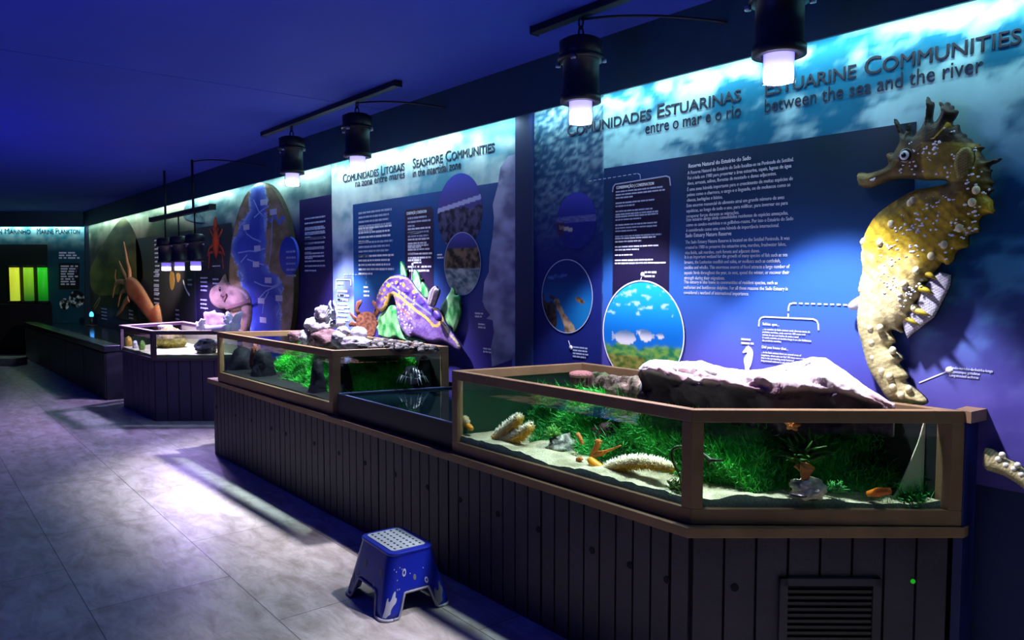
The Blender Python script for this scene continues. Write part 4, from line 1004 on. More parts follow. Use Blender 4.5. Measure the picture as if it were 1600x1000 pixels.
for L, r0 in ((((300, 650), (300, 600), (285, 540), (275, 480), (262, 410)), .075), (((285, 655), (262, 610), (245, 570), (232, 535)), .06), (((285, 680), (240, 668), (210, 680), (198, 720), (190, 770)), .06), (((290, 740), (270, 725), (245, 740), (232, 790), (225, 830)), .05), (((300, 770), (270, 800), (245, 850), (215, 885)), .075), (((220, 680), (205, 640), (212, 590)), .04)):
    P = [atY(*q, 2.84) for q in f1(*L)]
    P = [np.array(bez(P[max(0, i - 1)] * .0 + P[i], P[i], P[i])[0]) for i in range(len(P))]
    Q = []
    for i in range(len(P) - 1):
        p0, p1, p2, p3 = P[max(0, i - 1)], P[i], P[i + 1], P[min(len(P) - 1, i + 2)]
        for t in np.linspace(0, 1, 6)[:-1]: Q.append(.5 * (2 * p1 + (p2 - p0) * t + (2 * p0 - 5 * p1 + 4 * p2 - p3) * t * t + (3 * p1 - p0 - 3 * p2 + p3) * t ** 3))
    Q.append(P[-1]); n = len(Q)
    mb = MB(); mb.tube(Q, [r0 * (1 - .72 * i / (n - 1)) for i in range(n)], 8)
    mb.v = [(p[0], 2.845 + (p[1] - 2.84) * .4, p[2]) for p in mb.v]
    mb.build('arm', M_ARM, sq)
for o_, px, py, y in ((fi, 360, 470, 2.86), (fi, 385, 500, 2.86), (pf, 335, 505, 2.87), (sq, 220, 470, 2.86), (sq, 245, 505, 2.86)): peg(o_, px, py, y)

# ------------------------------------------------------------------ counters
def dirn(P, Q):
    d = np.array(Q[:2], float) - np.array(P[:2], float); L = np.linalg.norm(d); d /= L
    return d, np.array([d[1], -d[0]]), L            # along, outward (to the right of travel = room side for CCW), length
def obox(mb, P, Q, s0, s1, t0, t1, z0, z1):
    d, n, L = dirn(P, Q); P = np.array(P[:2], float)
    q = [P + d * s + n * t for s, t in ((s0, t0), (s1, t0), (s1, t1), (s0, t1))]
    mb.prism([tuple(x) for x in q], z0, z1); return mb
def planks(mb, P, Q, z0, z1, wd, th=.012, gap=.009, wide=0):
    d, n, L = dirn(P, Q); k = max(1, round(L / wd)); wd = L / k
    for i in range(k):
        g = gap * (2.0 if wide and i % wide == 0 else 1)
        obox(mb, P, Q, i * wd + g / 2, (i + 1) * wd - gap / 2, 0, th, z0, z1)
    return mb
def odisc(mb, c, n, r, th=.004, k=16, rx=1.0):
    """flat round plate on an upright face: centre c, outward n (2-D)"""
    n3 = np.array([n[0], n[1], 0]); e = np.array([-n[1], n[0], 0]); z = np.array([0, 0, 1])
    a = [c + (e * math.cos(t) * rx + z * math.sin(t)) * r for t in np.linspace(0, 2 * math.pi, k + 1)[:-1]]
    b = [p + n3 * th for p in a]
    mb.add(a + b, [tuple(range(k))[::-1], tuple(range(k, 2 * k))] + [(i, (i + 1) % k, k + (i + 1) % k, k + i) for i in range(k)])
    return mb
K0, K1, K2, K3 = (-6.45, 2.045), (-1.60, 2.112), (-1.035, 2.79), (-1.035, 2.90)
ct = thing('display_counter', 'long charcoal plank fronted counter under the two nearer tanks, with a vent grille', 'counter', (-3.8, 2.45, 0))
MB().prism([K0, K1, K2, K3, (-6.45, 2.90)], 0, .60).build('carcass', M_BLACK, ct)
mb = MB(); planks(mb, K0, K1, .0, .60, .085, wide=8); planks(mb, K1, K2, .0, .60, .105)
mb.build('plank_cladding', M_CHAR, ct)
MB().prism([(-6.50, 2.00), (-1.582, 2.066), (-.985, 2.80), (-.985, 2.84), (-1.6, 2.84), (-6.45, 2.84)], .602, .638).build('ledge', M_FRAME, ct, bevel=.003)
mb = MB(); obox(mb, (-1.02, 2.80), (-1.02, 2.905), 0, .105, 0, .03, .0, 1.0); mb.build('end_panel', M_NAVY, ct)
MB().prism([(-1.03, 2.81), (-.975, 2.795), (-.965, 2.905), (-1.03, 2.905)], 1.0, 1.04).build('end_cap', M_FRAME, ct)
hp = [(338, 636), (368, 649), (393, 657), (424, 669.5), (447, 678), (491, 693), (529.5, 708), (570.6, 723.5), (617, 741.5), (668, 761), (719, 781), (778, 803), (841, 827), (925, 860), (984, 883), (1042, 906)]
_, nf, _ = dirn(K0, K1); _, nc, _ = dirn(K1, K2)
PF = lambda P, n, t: (P[0] + n[0] * t, P[1] + n[1] * t)
for px, py in hp:
    c = atV(px, py, PF(K0, nf, .0125), PF(K1, nf, .0125)); odisc(MB(), c, nf, .014, .002).build('hole', M_BLACK, ct)
c = atV(1148, 918, PF(K1, nc, .0125), PF(K2, nc, .0125)); odisc(MB(), c, nc, .014, .002).build('hole', M_BLACK, ct)
c = atV(1426, 908, PF(K1, nc, .0125), PF(K2, nc, .0125))
odisc(MB(), c, nc, .008, .004).build('indicator_light', mat('green_indicator', hx('#0f7a12'), .4, emit=hx('#1fb41c'), estr=.6), ct)
va = atV(1217, 902, PF(K1, nc, .013), PF(K2, nc, .013)); vb = atV(1375, 902, PF(K1, nc, .013), PF(K2, nc, .013))
dC, _, _ = dirn(K1, K2); s0 = (va[:2] - np.array(K1)) @ dC; s1 = (vb[:2] - np.array(K1)) @ dC; zt = va[2]; zb_ = max(.06, zt - .30)
mb = MB()
for a in ((s0, s0 + .028, zb_, zt), (s1 - .028, s1, zb_, zt), (s0, s1, zt - .025, zt), (s0, s1, zb_, zb_ + .025)): obox(mb, K1, K2, a[0], a[1], .012, .026, a[2], a[3])
vg = mb.build('vent_grille', M_CHAR, ct)
mb = MB(); obox(mb, K1, K2, s0 + .02, s1 - .02, .0125, .0135, zb_ + .02, zt - .02); mb.build('backing', M_BLACK, vg)
z = zt - .045
while z > zb_ + .03:
    mb = MB(); obox(mb, K1, K2, s0 + .026, s1 - .026, .014, .021, z - .007, z + .003); mb.build('slat', M_DARK, vg); z -= .021

# ------------------------------------------------------------------ aquarium builder
def aquarium(label, poly, z0, z1, zg0, zg1, wpost, zwater, shell, frame=M_FRAME, lining=None):
    cx = sum(p[0] for p in poly) / len(poly); cy = sum(p[1] for p in poly) / len(poly)
    t = thing('aquarium', label, 'aquarium', (cx, cy, z0))
    inn = inset(poly, .035); n = len(poly)
    fr = MB(); fr.ring(poly, inn, zg1, z1); fr.ring(poly, inn, z0, zg0)
    for i in range(n):
        p = np.array(poly[i]); a = np.array(poly[i - 1]) - p; b = np.array(poly[(i + 1) % n]) - p
        a /= np.linalg.norm(a); b /= np.linalg.norm(b)
        fr.prism([tuple(p), tuple(p + b * wpost), inn[i], tuple(p + a * wpost)], zg0, zg1)
    fr.build('frame', frame, t, bevel=.0025)
    g0, g1 = inset(poly, .012), inset(poly, .018)
    for i in (0, 1, n - 1):
        j = (i + 1) % n
        lined = lining is not None and i == n - 1
        MB().prism([g0[i], g0[j], g1[j], g1[i]], zg0 - .01, zg1 + .01).build('end_lining' if lined else 'glass_pane', lining if lined else M_GLASS, t)
    MB().prism(inset(poly, .036), z0 + .004, zg0 - .012).build('tank_bottom', shell, t)
    a, b = inset(poly, .02), inset(poly, .034)
    MB().prism([a[2], a[3], b[3], b[2]], zg0 - .012, zg1).build('back_panel', shell, t)
    wp = inset(poly, .0195); P, T, no = fill(wp, .12)
    mb = MB(); mb.add([(x, y, zwater) for x, y in P], [tuple(q) for q in T], None, True)
    for q in range(no):
        j = (q + 1) % no; mb.add([(*P[q], zg0 - .01), (*P[j], zg0 - .01), (*P[j], zwater), (*P[q], zwater)], [(0, 1, 2, 3)])
    wo = mb.build('water', M_WATER, t); wo.data.materials.append(M_WSIDE)
    for pg_ in wo.data.polygons:
        if abs(pg_.normal.z) < .5: pg_.material_index = 1
    return t
def sandbed(label, poly, z, zfloor, amp, cols, seed, step=.03, ins=.022):
    P, T, n = fill(inset(poly, ins), step)
    zz = [z + amp * (nz(x * 3.2, y * 3.2, seed, 1.6, 4)) + amp * .5 * nz(x, y, seed + 3, 14, 2) for x, y in P]
    col = [mixc(cols[0], cols[1], .5 + nz(x, y, seed + 9, 9, 4)) for x, y in P]
    mb = MB(); A, B_, C = [np.array([*P[i]]) for i in T[0][:3]]
    T = [t if np.cross(P[t[1]] - P[t[0]], P[t[2]] - P[t[0]]) > 0 else t[::-1] for t in T]
    mb.add([(x, y, q) for (x, y), q in zip(P, zz)], T, col, True)
    k = len(mb.v); vs = []; fs = []
    for i in range(n):
        j = (i + 1) % n; b = len(vs)
        vs += [(*P[i], zfloor), (*P[j], zfloor), (*P[j], zz[j]), (*P[i], zz[i])]; fs.append((b, b + 1, b + 2, b + 3))
    mb.add(vs, fs, cols[2])
    return tag(mb.build('sand_bed', M_SAND, None), label, 'sand', kind='stuff')
def algae_wall(label, line, z0, z1, lean, cols, nb, seed, amp=.05, blen=(.02, .05), mask=None):
    """thick mat of fine weed on a rock face: bumpy backing plus thousands of filaments, one mass"""
    r = random.Random(seed); L = [np.array(p, float) for p in line]
    seg = [np.linalg.norm(b - a) for a, b in zip(L[:-1], L[1:])]; tot = sum(seg)
    def at(s):
        for a, b, q in zip(L[:-1], L[1:], seg):
            if s <= q: return a + (b - a) * s / q, (b - a) / q
            s -= q
        return L[-1], (L[-1] - L[-2]) / seg[-1]
    def surf(s, v):
        p, d = at(s); n = np.array([d[1], -d[0]]); z = z0 + (z1 - z0) * v
        k = amp * nz(s * 3, z * 4, seed, 1.5, 4) - lean * v
        return np.array([p[0] + n[0] * k, p[1] + n[1] * k, z + (.03 * nz(s, 1, seed, 4, 3) if v > .9 else 0)]), np.array([n[0], n[1], .35])
    ns, nv = int(tot / .02), 18; mb = MB(); V = []; C = []
    def colr(s, v): return mixc(mixc(cols[0], cols[1], .5 + 1.1 * nz(s * 2.2, v * .8, seed + 2, 1.6, 4)), cols[2], .8 * sst(.15, .5, nz(s * 2, v, seed + 5, 1.3, 3)))
    for j in range(nv + 1):
        for i in range(ns + 1):
            s, v = tot * i / ns, j / nv; V.append(surf(s, v)[0]); C.append(colr(s, v))
    mb.add(V, [(j * (ns + 1) + i, j * (ns + 1) + i + 1, (j + 1) * (ns + 1) + i + 1, (j + 1) * (ns + 1) + i) for j in range(nv) for i in range(ns)], C, True)
    V = []; Fc = []; C = []
    for _ in range(nb):
        s, v = r.uniform(0, tot), r.random()
        if mask and not mask(s / tot, v): continue
        p, n = surf(s, v); ln = r.uniform(*blen); d = n + np.array([r.gauss(0, .5), r.gauss(0, .5), r.gauss(.1, .5)]); d /= np.linalg.norm(d)
        e = np.array([-d[1], d[0], r.gauss(0, .4)]); e /= np.linalg.norm(e) + 1e-6; w_ = r.uniform(.0012, .003)
        m_ = p + d * ln * .55; q = p + d * ln + np.array([r.gauss(0, .012), 0, r.gauss(.006, .01)])
        b = len(V); V += [p - e * w_, p + e * w_, m_ + e * w_ * .8, m_ - e * w_ * .8, q]; Fc += [(b, b + 1, b + 2, b + 3), (b + 3, b + 2, b + 4)]
        c = mixc(colr(s, v), cols[1], r.random() * .7); C += [mixc(c, (0, .01, 0), .3)] * 2 + [c] * 3
    mb.add(V, Fc, C, True)
    return tag(mb.build('algae_mat', M_ALGAE, None), label, 'algae', kind='stuff')
def rock(name, label, c, r, seed, c1, c2, rough=.28, freq=2.2, group=None, cat='rock', m=M_ROCK, nu=26, nv=18, tint=None):
    mb = MB(); mb.ball((0, 0, 0), 1, nu, nv); V = []; C = []
    for p in mb.v:
        k = 1 + rough * noise.fractal(Vector(p) * freq * .7 + Vector((seed * 3.7, 0, 0)), 1.0, 2.0, 4) + rough * .3 * noise.fractal(Vector(p) * freq * 3 + Vector((0, seed, 0)), 1.0, 2.0, 3)
        V.append((c[0] + p[0] * r[0] * k, c[1] + p[1] * r[1] * k, c[2] + p[2] * r[2] * k))
        q = mixc(c1, c2, .5 + 1.2 * noise.fractal(Vector(p) * 2.3 + Vector((seed, 1, 2)), 1.0, 2.0, 4))
        if tint: q = mixc(q, tint[0], tint[1] * sst(.2, -.6, p[2]))
        C.append(q)
    mb.v = V; mb.c = C
    o = mb.build(name, m); return tag(o, label, cat, group)

# ------------------------------------------------------------------ nearest tank
M_SHELL = mat('dark_tank_lining', hx('#0d1613'), .6, var=.3)
T3 = [(-3.0, 2.072), (-1.595, 2.098), (-.995, 2.80), (-2.842, 2.805)]
aquarium('nearest open topped glass aquarium in a tan wooden frame, right of the photo', T3, .641, 1.04, .695, .996, .042, .945, M_SHELL, lining=mat('dark_green_lining', hx('#1d4632'), .6, col2=hx('#0f2a20'), vscale=6))
SANDC = (hx('#8a8264'), hx('#d0c8a6'), hx('#8f998c'))
sandbed('rippled pale sand on the floor of the nearest tank', T3, .724, .684, .020, SANDC, 3)
GR = (hx('#1c7032'), hx('#52cc5a'), hx('#0e321a'))
algae_wall('dense green weed covering the rock face inside the nearest tank', [(-2.93, 2.42), (-2.35, 2.31), (-1.84, 2.28), (-1.50, 2.38), (-1.08, 2.76)], .70, .955, .16, GR, 12000, 5, amp=.08, blen=(.02, .06))
# long pale rock island
st = [(998, 573, 577, 590), (1004, 566, 575, 600), (1015, 561.5, 577, 606), (1034, 562, 582, 611), (1060, 567, 588, 617), (1090, 564, 593, 622), (1120, 572, 597, 628), (1150, 579.5, 600, 634), (1180, 578, 603, 640), (1210, 574, 606, 642), (1240, 565, 603, 643), (1262, 559.5, 603, 643), (1285, 560, 604, 643), (1305, 571, 607, 643), (1330, 590, 613, 642), (1355, 607, 622, 641), (1378, 621, 630, 640), (1395, 632, 635, 640)]
V = []; C = []; NS = 60
CPa, CPb = PF(T3[1], nc, -.075), PF(T3[2], nc, -.075)
st2 = []
for a, b in zip(st[:-1], st[1:]):
    for t in np.linspace(0, 1, 9)[:-1]: st2.append(tuple(a[i] + (b[i] - a[i]) * t for i in range(4)))
st2.append(st[-1])
for i, (px, pt, pl, pb) in enumerate(st2):
    u = i / (len(st2) - 1); end = min(1, 6 * u + .12, 6 * (1 - u) + .12)
    lp = atY(px, pl, 2.36); lq = atV(px, pl, CPa, CPb); lp = lq if lq[1] > lp[1] else lp
    yc = min(max(lp[1] + .02 + .17 * end, 2.52), 2.74); x = atY(px, pt, yc)[0]; ztop = atY(px, pt, yc)[2]; zl = min(lp[2], ztop - .008)
    yf, yb_ = lp[1], min(2.775, yc + .15 * end)
    sec = []
    for k in range(NS):
        a = k / (NS - 1)
        if a < .3:  q = a / .3; y = yf + .10 * end * (1 - q); z = .93 + (zl - .93) * q ** .8
        elif a < .75: q = (a - .3) / .45; y = yf + (yc + .02 - yf) * q; z = zl + (ztop - zl) * math.sin(q * math.pi / 2) ** .8
        else: q = (a - .75) / .25; y = yc + .02 + (yb_ - yc - .02) * q; z = ztop + (.93 - ztop) * q ** 2
        sec.append((a, y, z))
    xs = lp[0]
    for a, y, z in sec:
        n = nz(x * 5, y * 5 + a * 2, z * 5, 2.2, 6)
        xx = xs + (x - xs) * sst(.3, .75, a)
        V.append((xx, y - .035 * n * (a < .5), z + (.026 * n if .15 < a < .5 else .008 * n)))
        g = mixc(hx('#cfc4c2'), hx('#f2eeea'), .5 + n)
        red = mixc(hx('#7a4652'), hx('#c79a98'), .5 + nz(x, a * 2, 4, 14, 4))
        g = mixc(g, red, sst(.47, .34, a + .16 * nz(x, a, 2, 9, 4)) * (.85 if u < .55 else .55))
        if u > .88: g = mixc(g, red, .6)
        g = mixc(g, mixc(hx('#2a2029'), hx('#4c4048'), .5 + n), sst(.30, .25, a + .03 * n))  # shade beneath the overhang painted into the underside colour
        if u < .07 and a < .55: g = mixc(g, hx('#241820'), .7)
        if .43 < u < .74 and abs(a - (.66 - .26 * (.74 - u) / .31) - .02 * n) < .010 and math.sin(u * 90) > -.6: g = hx('#4a4046')
        C.append(g)
M_ = len(st2)
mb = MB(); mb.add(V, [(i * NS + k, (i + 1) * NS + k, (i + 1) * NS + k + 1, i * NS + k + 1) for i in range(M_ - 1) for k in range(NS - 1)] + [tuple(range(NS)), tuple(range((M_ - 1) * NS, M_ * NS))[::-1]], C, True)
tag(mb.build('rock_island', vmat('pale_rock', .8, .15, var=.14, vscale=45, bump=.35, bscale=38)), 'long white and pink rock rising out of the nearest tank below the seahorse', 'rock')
# mossy rock along the back rim
L = [atY(px, py, 2.69) for px, py in ((914, 569), (935, 573), (960, 578), (985, 584), (1005, 592), (1025, 598), (1045, 604), (1062, 608))]
big = MB()
Lr = []
for a, b in zip(L[:-1], L[1:]):
    for t in np.linspace(0, 1, 7)[:-1]: Lr.append((a * (1 - t) + b * t))
Lr.append(L[-1]); rr_ = np.interp(np.linspace(0, 1, len(Lr)), np.linspace(0, 1, 8), [.03, .045, .05, .05, .055, .05, .042, .02])
big.tube([(p[0], min(p[1], 2.70), .965) for p in Lr], list(rr_), 18)
for i, p in enumerate(big.v):
    n = nz(*p, 22, 5); big.v[i] = (p[0] + .02 * n, p[1] - .03 * n, p[2] + .025 * n)
    big.c[i] = mixc(mixc(hx('#2a2118'), hx('#8d7a6a'), .5 + 1.3 * nz(p[0], p[1], p[2] + 3, 30, 4)), hx('#3f6a2c'), .6 * sst(0, .3, nz(p[0], p[1], p[2], 11, 3)))
tag(big.build('mossy_rock', M_WETROCK), 'dark mossy rock just above the water along the back rim of the nearest tank', 'rock')
# round pink sponge at the surface
DROP = .94
def floater(label, c, r, col, col2, group=None):
    mb = MB(); mb.lathe([(.001, c[2] + .012), (r * .6, c[2] + .011), (r * .92, c[2] + .004), (r, c[2] - .006), (r * .9, c[2] - .016), (.001, c[2] - .018)][::-1], c[0], c[1], 26)
    o = mb.build('sponge', mat('pink_sponge', col, .6, var=.35, vscale=60, bump=.5, bscale=120)); tag(o, label, 'sponge', group)
    d = MB(); r_ = random.Random(3)
    for k in range(14):
        a = 2 * math.pi * k / 14; x, y = c[0] + r * .8 * math.cos(a), c[1] + r * .8 * math.sin(a); ln = r_.uniform(.6, 1.0) * (c[2] - .012 - DROP)
        d.tube([(x, y, c[2] - .012), (x, y, c[2] - .012 - ln * .6), (x, y, c[2] - .012 - ln)], [.007, .006, .003], 7)
    d.build('hanging_lobe', mat('dark_pink_lobe', col2, .35, var=.4, vscale=40), o)
    return o
c = atY(908, 583.5, 2.56); floater('round flat pink sponge with drooping lobes, on the water of the nearest tank', c, .060, hx('#c08078'), hx('#7a4a4c'))
# beige end baffle
Bp, Cp = PF(T3[1], nc, -.07), PF(T3[2], nc, -.07)
bo = [(1444, 655), (1434, 690), (1421, 722), (1402, 765), (1388, 785), (1368, 797), (1478, 797), (1482, 655)]
o = relief('end_baffle', bo, lambda x, y: atV(x, y, Bp, Cp), .006, mat('beige_panel', hx('#d8ccae'), .6, var=.15, vscale=5), None, step=8, smooth=0, out=(nc[0], nc[1], 0))
tag(o, 'curved beige end panel standing inside the right end of the nearest tank', 'panel')
# feathery sea pens
def seapen(label, plumes, stalk, y, r, seed, n=900, group='sea pens in the nearest tank'):
    rr = random.Random(seed); pts0 = [atY(px, py, y) for px, py in stalk]
    t = thing('sea_pen', label, 'sea pen', tuple(pts0[-1]), group)
    mb = MB(); S = bez(pts0[0], pts0[len(pts0) // 2], pts0[-1], 10); mb.tube(S, [r * (.42 + .22 * math.sin(math.pi * i / 9)) for i in range(10)], 10)
    mb.build('stalk', mat('orange_flesh', hx('#f09a12'), .4, var=.25, vscale=30), t)
    for pl in plumes:
        P = [atY(px, py, y) for px, py in pl]; P = bez(*P, 16) if len(P) == 3 else P
        m = len(P); rad = [r * (.55 + .45 * math.sin(math.pi * min(1, .18 + .82 * i / (m - 1)) ** 1.0)) * (1 if i < m - 1 else .5) for i in range(m)]
        mb = MB(); mb.tube(P, [q * .72 for q in rad], 10)
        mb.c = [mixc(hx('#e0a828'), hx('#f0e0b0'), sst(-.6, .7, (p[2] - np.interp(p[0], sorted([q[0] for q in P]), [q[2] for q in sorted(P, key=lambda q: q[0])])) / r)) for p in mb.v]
        for _ in range(n):
            f = rr.random() * (m - 1.001); i = int(f); a = np.array(P[i]); b = np.array(P[i + 1]); c = a + (b - a) * (f - i); d = b - a; d /= np.linalg.norm(d)
            w_ = np.array([rr.gauss(0, 1) for _ in range(3)]); w_ -= d * (w_ @ d); w_ /= np.linalg.norm(w_); w_ += d * .35
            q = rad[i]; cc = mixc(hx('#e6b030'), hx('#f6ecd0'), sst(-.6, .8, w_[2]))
            mb.spike(c + w_ * q * .6, c + w_ * q * rr.uniform(.95, 1.35), q * .10, cc, 3)
        mb.build('plume', M_SOFT, t)
    return t
seapen('pair of feathery cream sea pens joined at an orange base in the nearest tank', [((775, 683), (796, 672), (812, 651)), ((776, 690), (806, 690), (829, 665))], [(770, 682), (774, 686), (778, 692)], 2.22, .036, 1)
seapen('long cream sea pen with a curved orange stalk on the nearest tank sand', [((944, 735), (990, 712), (1052, 731))], [(921, 717), (930, 729), (946, 735)], 2.19, .031, 2, 1300)
seapen('small sea pen with an orange tip at the far left end of the nearest tank', [((723, 648), (726, 657), (730, 664))], [(738, 671), (735, 668), (729, 663)], 2.128, .022, 3, 500)
# rocks, sponges, weed and other small things on the sand
DK = (hx('#1d1c18'), hx('#5a564c'))
rock('rock', 'dark grey rock with pale specks in the middle of the nearest tank', atY(877, 700, 2.30), (.075, .06, .06), 4, hx('#2a2a26'), hx('#a8a898'), .4, m=M_WETROCK)
rock('rock', 'black hollow rock high at the back of the nearest tank, above the orange branching sponge', atY(948, 682, 2.40), (.075, .05, .055), 9, hx('#0c0808'), hx('#3a1a1c'), .35, m=M_WETROCK)
rock('rock', 'pale sandy rock in the right window of the nearest tank, under an orange sponge', atY(1262, 763, 2.42), (.06, .05, .035), 6, hx('#8f8a70'), hx('#d8d2b8'), .35)
def branch(name, label, cat, strokes_, y, m, extra=0):
    mb = MB()
    for L, r0, r1 in strokes_:
        P = [atY(px, py, y) for px, py in L]; P = bez(*P, 12) if len(P) == 3 else P
        mb.tube(P, [r0 + (r1 - r0) * i / (len(P) - 1) for i in range(len(P))], 8)
    return tag(mb.build(name, m), label, cat)
M_ORS = mat('orange_sponge', hx('#d0802c'), .6, var=.45, vscale=30, bump=.4, bscale=80)
branch('branching_sponge', 'orange branching sponge in the nearest tank, just left of the long sea pen', 'sponge', [(((926, 712), (932, 700), (936, 690)), .015, .012), (((931, 708), (950, 706), (970, 696)), .009, .003), (((938, 692), (934, 688), (931, 690)), .012, .008), (((924, 712), (935, 710), (945, 707)), .012, .009)], 2.25, M_ORS)
branch('finger_sponge', 'short orange brown finger sponge leaning behind the branching sponge in the nearest tank', 'sponge', [(((902, 678), (908, 685), (910, 695)), .011, .008)], 2.27, M_ORS)
branch('lump_sponge', 'small orange sponge on the sand in front of the dark speckled rock', 'sponge', [(((903, 719), (907, 715), (909, 719)), .012, .008)], 2.2, M_ORS)
branch('cup_sponge', 'orange sponge on top of the pale rock in the right window of the nearest tank', 'sponge', [(((1258, 752), (1257, 740), (1262, 728)), .01, .026), (((1258, 740), (1250, 732), (1243, 727)), .008, .008)], 2.40, M_ORS)
branch('sea_cucumber', 'bright orange sea cucumber lying on the sand at the right end of the nearest tank', 'sea cucumber', [(((1356, 772), (1366, 770), (1372, 769)), .011, .016), (((1372, 769), (1382, 768), (1391, 767)), .016, .011)], 2.60, mat('bright_orange_skin', hx('#e8791c'), .4, var=.25, vscale=40))
c = atY(1238, 664, 2.40); mb = MB()
for k in range(5):
    a = 2 * math.pi * k / 5 + .3; mb.tube([c, c + np.array([.018 * math.cos(a), 0, .012 * math.sin(a)]), c + np.array([.032 * math.cos(a), 0, .02 * math.sin(a)])], [.012, .010, .004], 8)
tag(mb.build('reflection', mat('orange_reflection', hx('#e08a3c'), .5, var=.2)), 'small orange starfish near the water line in the right window of the nearest tank', 'reflection')  # star shape added in place of a reflection on the water surface
M_KELP = mat('olive_kelp', hx('#2c4a14'), .4, var=.5, vscale=12)
branch('kelp_stem', 'dark olive kelp stem arching beside the corner post of the nearest tank', 'seaweed', [(((1061, 738), (1038, 700), (1062, 698)), .007, .006), (((1062, 698), (1075, 698), (1096, 708)), .006, .006), (((1096, 708), (1106, 715), (1112, 722)), .006, .012), (((1108, 718), (1118, 720), (1131, 719)), .008, .003), (((1061, 738), (1066, 752), (1070, 760)), .007, .009)], 2.17, M_KELP)
def tuft(label, c, r, cols, n, seed, name='weed_tuft', up=1.0):
    rr = random.Random(seed); mb = MB()
    for _ in range(n):
        a = rr.uniform(0, 6.28); e = rr.uniform(.2, 1.4); d = np.array([math.cos(a) * math.cos(e), math.sin(a) * math.cos(e), math.sin(e) * up]); p = c + d * r * .15
        q = c + d * r * rr.uniform(.5, 1.0); m_ = (p + q) / 2 + np.array([rr.gauss(0, .15 * r), rr.gauss(0, .15 * r), .1 * r])
        mb.tube([p, m_, q], [r * .05, r * .045, r * .015], 4, mixc(cols[0], cols[1], rr.random()))
    return tag(mb.build(name, M_SOFT), label, 'seaweed')
tuft('glossy curled green weed on the sand at the corner post of the nearest tank', atY(1060, 775, 2.16), .075, (hx('#1c3410'), hx('#5f8a2c')), 90, 1, 'curled_weed')
tuft('bright green weed tuft on top of the dark speckled rock in the nearest tank', atY(864, 682, 2.27), .06, (hx('#2c7a2c'), hx('#7ec85a')), 80, 2)
tuft('bright green weed tuft on the sand beside the pale rock of the nearest tank', atY(1306, 770, 2.50), .05, (hx('#2a8a34'), hx('#62c462')), 90, 3)
tuft('wiry olive weed rising over the cup sponge in the right window of the nearest tank', atY(1250, 725, 2.5), .14, (hx('#16401a'), hx('#4a7a2a')), 60, 4)
mb = MB(); c = atY(1247, 773, 2.32); mb.ball(c, (.032, .02, .008), 14, 8); tag(mb.build('mussel_shell', mat('dark_shell', hx('#2a2622'), .3, var=.5, vscale=30)), 'dark mussel shell on the sand below the pale rock of the nearest tank', 'shell')
mb = MB(); mb.ball(atY(804, 706, 2.14), (.009, .009, .009), 12, 8); tag(mb.build('pebble', M_WHITE), 'tiny white pebble on the sand below the paired sea pens', 'pebble')

# ------------------------------------------------------------------ middle tank
T2 = [(-6.259, 2.012), (-4.256, 2.055), (-4.035, 2.765), (-5.95, 2.745)]
aquarium('middle open topped aquarium in a tan wooden frame with a stone island', T2, .640, 1.04, .715, .997, .05, .955, M_SHELL)
sandbed('dark gravel floor of the middle tank', T2, .722, .70, .006, (hx('#070807'), hx('#141612'), hx('#050605')), 8, .06)
G2C = (hx('#146a20'), hx('#4fe04e'), hx('#0a220e'))
algae_wall('bright green weed covering the rock face inside the middle tank', [(-6.05, 2.40), (-5.2, 2.24), (-4.62, 2.22), (-4.24, 2.60)], .71, .945, .20, G2C, 9000, 11, amp=.08, blen=(.02, .055))
M_SIL = vmat('black_rock', .7, .15, var=.3, vscale=20, bump=.5, bscale=30)
def stack(label, px, top, bot, hw, y, seed):
    a, b = atY(px, top, y), atY(px, bot, y); s = abs(atY(px, bot - hw * 1.25, y)[2] - b[2])
    mb = MB(); n = 14
    mb.lathe([(s * (1.0 - .62 * (i / n) ** 1.3) * (1 if i < n else .25), b[2] + (a[2] - b[2]) * i / n) for i in range(n + 1)], b[0], b[1], 18)
    for i, p in enumerate(mb.v):
        k = nz(p[0] * 3, p[1] * 3, p[2] * 3 + seed, 3, 4); mb.v[i] = (p[0] + .015 * k, p[1] - .015 * k, max(.70, p[2] + .015 * k)); mb.c[i] = mixc(hx('#08080c'), hx('#24222c'), .5 + k)
    return tag(mb.build('rock_pillar', M_SIL), label, 'rock')
stack('tallest black rock pillar, at the left end of the middle tank', 379, 541, 622, 22, 2.24, 1)
stack('narrower black rock pillar in the middle tank, just right of the tallest pillar', 412, 545, 622, 20, 2.20, 2)
stack('black rock beside the corner post in the left window of the middle tank', 497, 560, 636, 13, 2.17, 3)
stack('black rock just right of the corner post, in the right window of the middle tank', 535, 560, 622, 15, 2.28, 4)
_, n2, _ = dirn(T2[1], T2[2]); inT2 = lambda px, py, d: atV(px, py, PF(T2[1], n2, -d), PF(T2[2], n2, -d))
stack('black rock at the right end of the middle tank, beside the pale anemone', 664, 556, 612, 14, float(inT2(664, 600, .16)[1]), 5)
rock('rock', 'small reddish brown rock between the two black pillars of the middle tank', atY(401, 562, 2.2), (.05, .05, .12), 15, hx('#4a1c14'), hx('#8a4a30'), .3, m=M_WETROCK)
c = inT2(644, 592, .12); mb = MB(); rr = random.Random(5)
mb.ball(c, (.05, .04, .045), 14, 10, hx('#8f8a9c'))
for _ in range(60):
    a = rr.uniform(0, 6.28); e = rr.uniform(.1, 1.5); d = np.array([math.cos(a) * math.cos(e), math.sin(a) * math.cos(e), math.sin(e)]); p = c + d * .04; q = c + d * .08 + np.array([d[0] * .03, d[1] * .03, -.04]); mb.tube([p, c + d * .085, q], [.006, .005, .002], 5, hx('#cfc8d4'))
tag(mb.build('anemone', M_SOFT), 'pale drooping anemone in the right window of the middle tank', 'anemone')
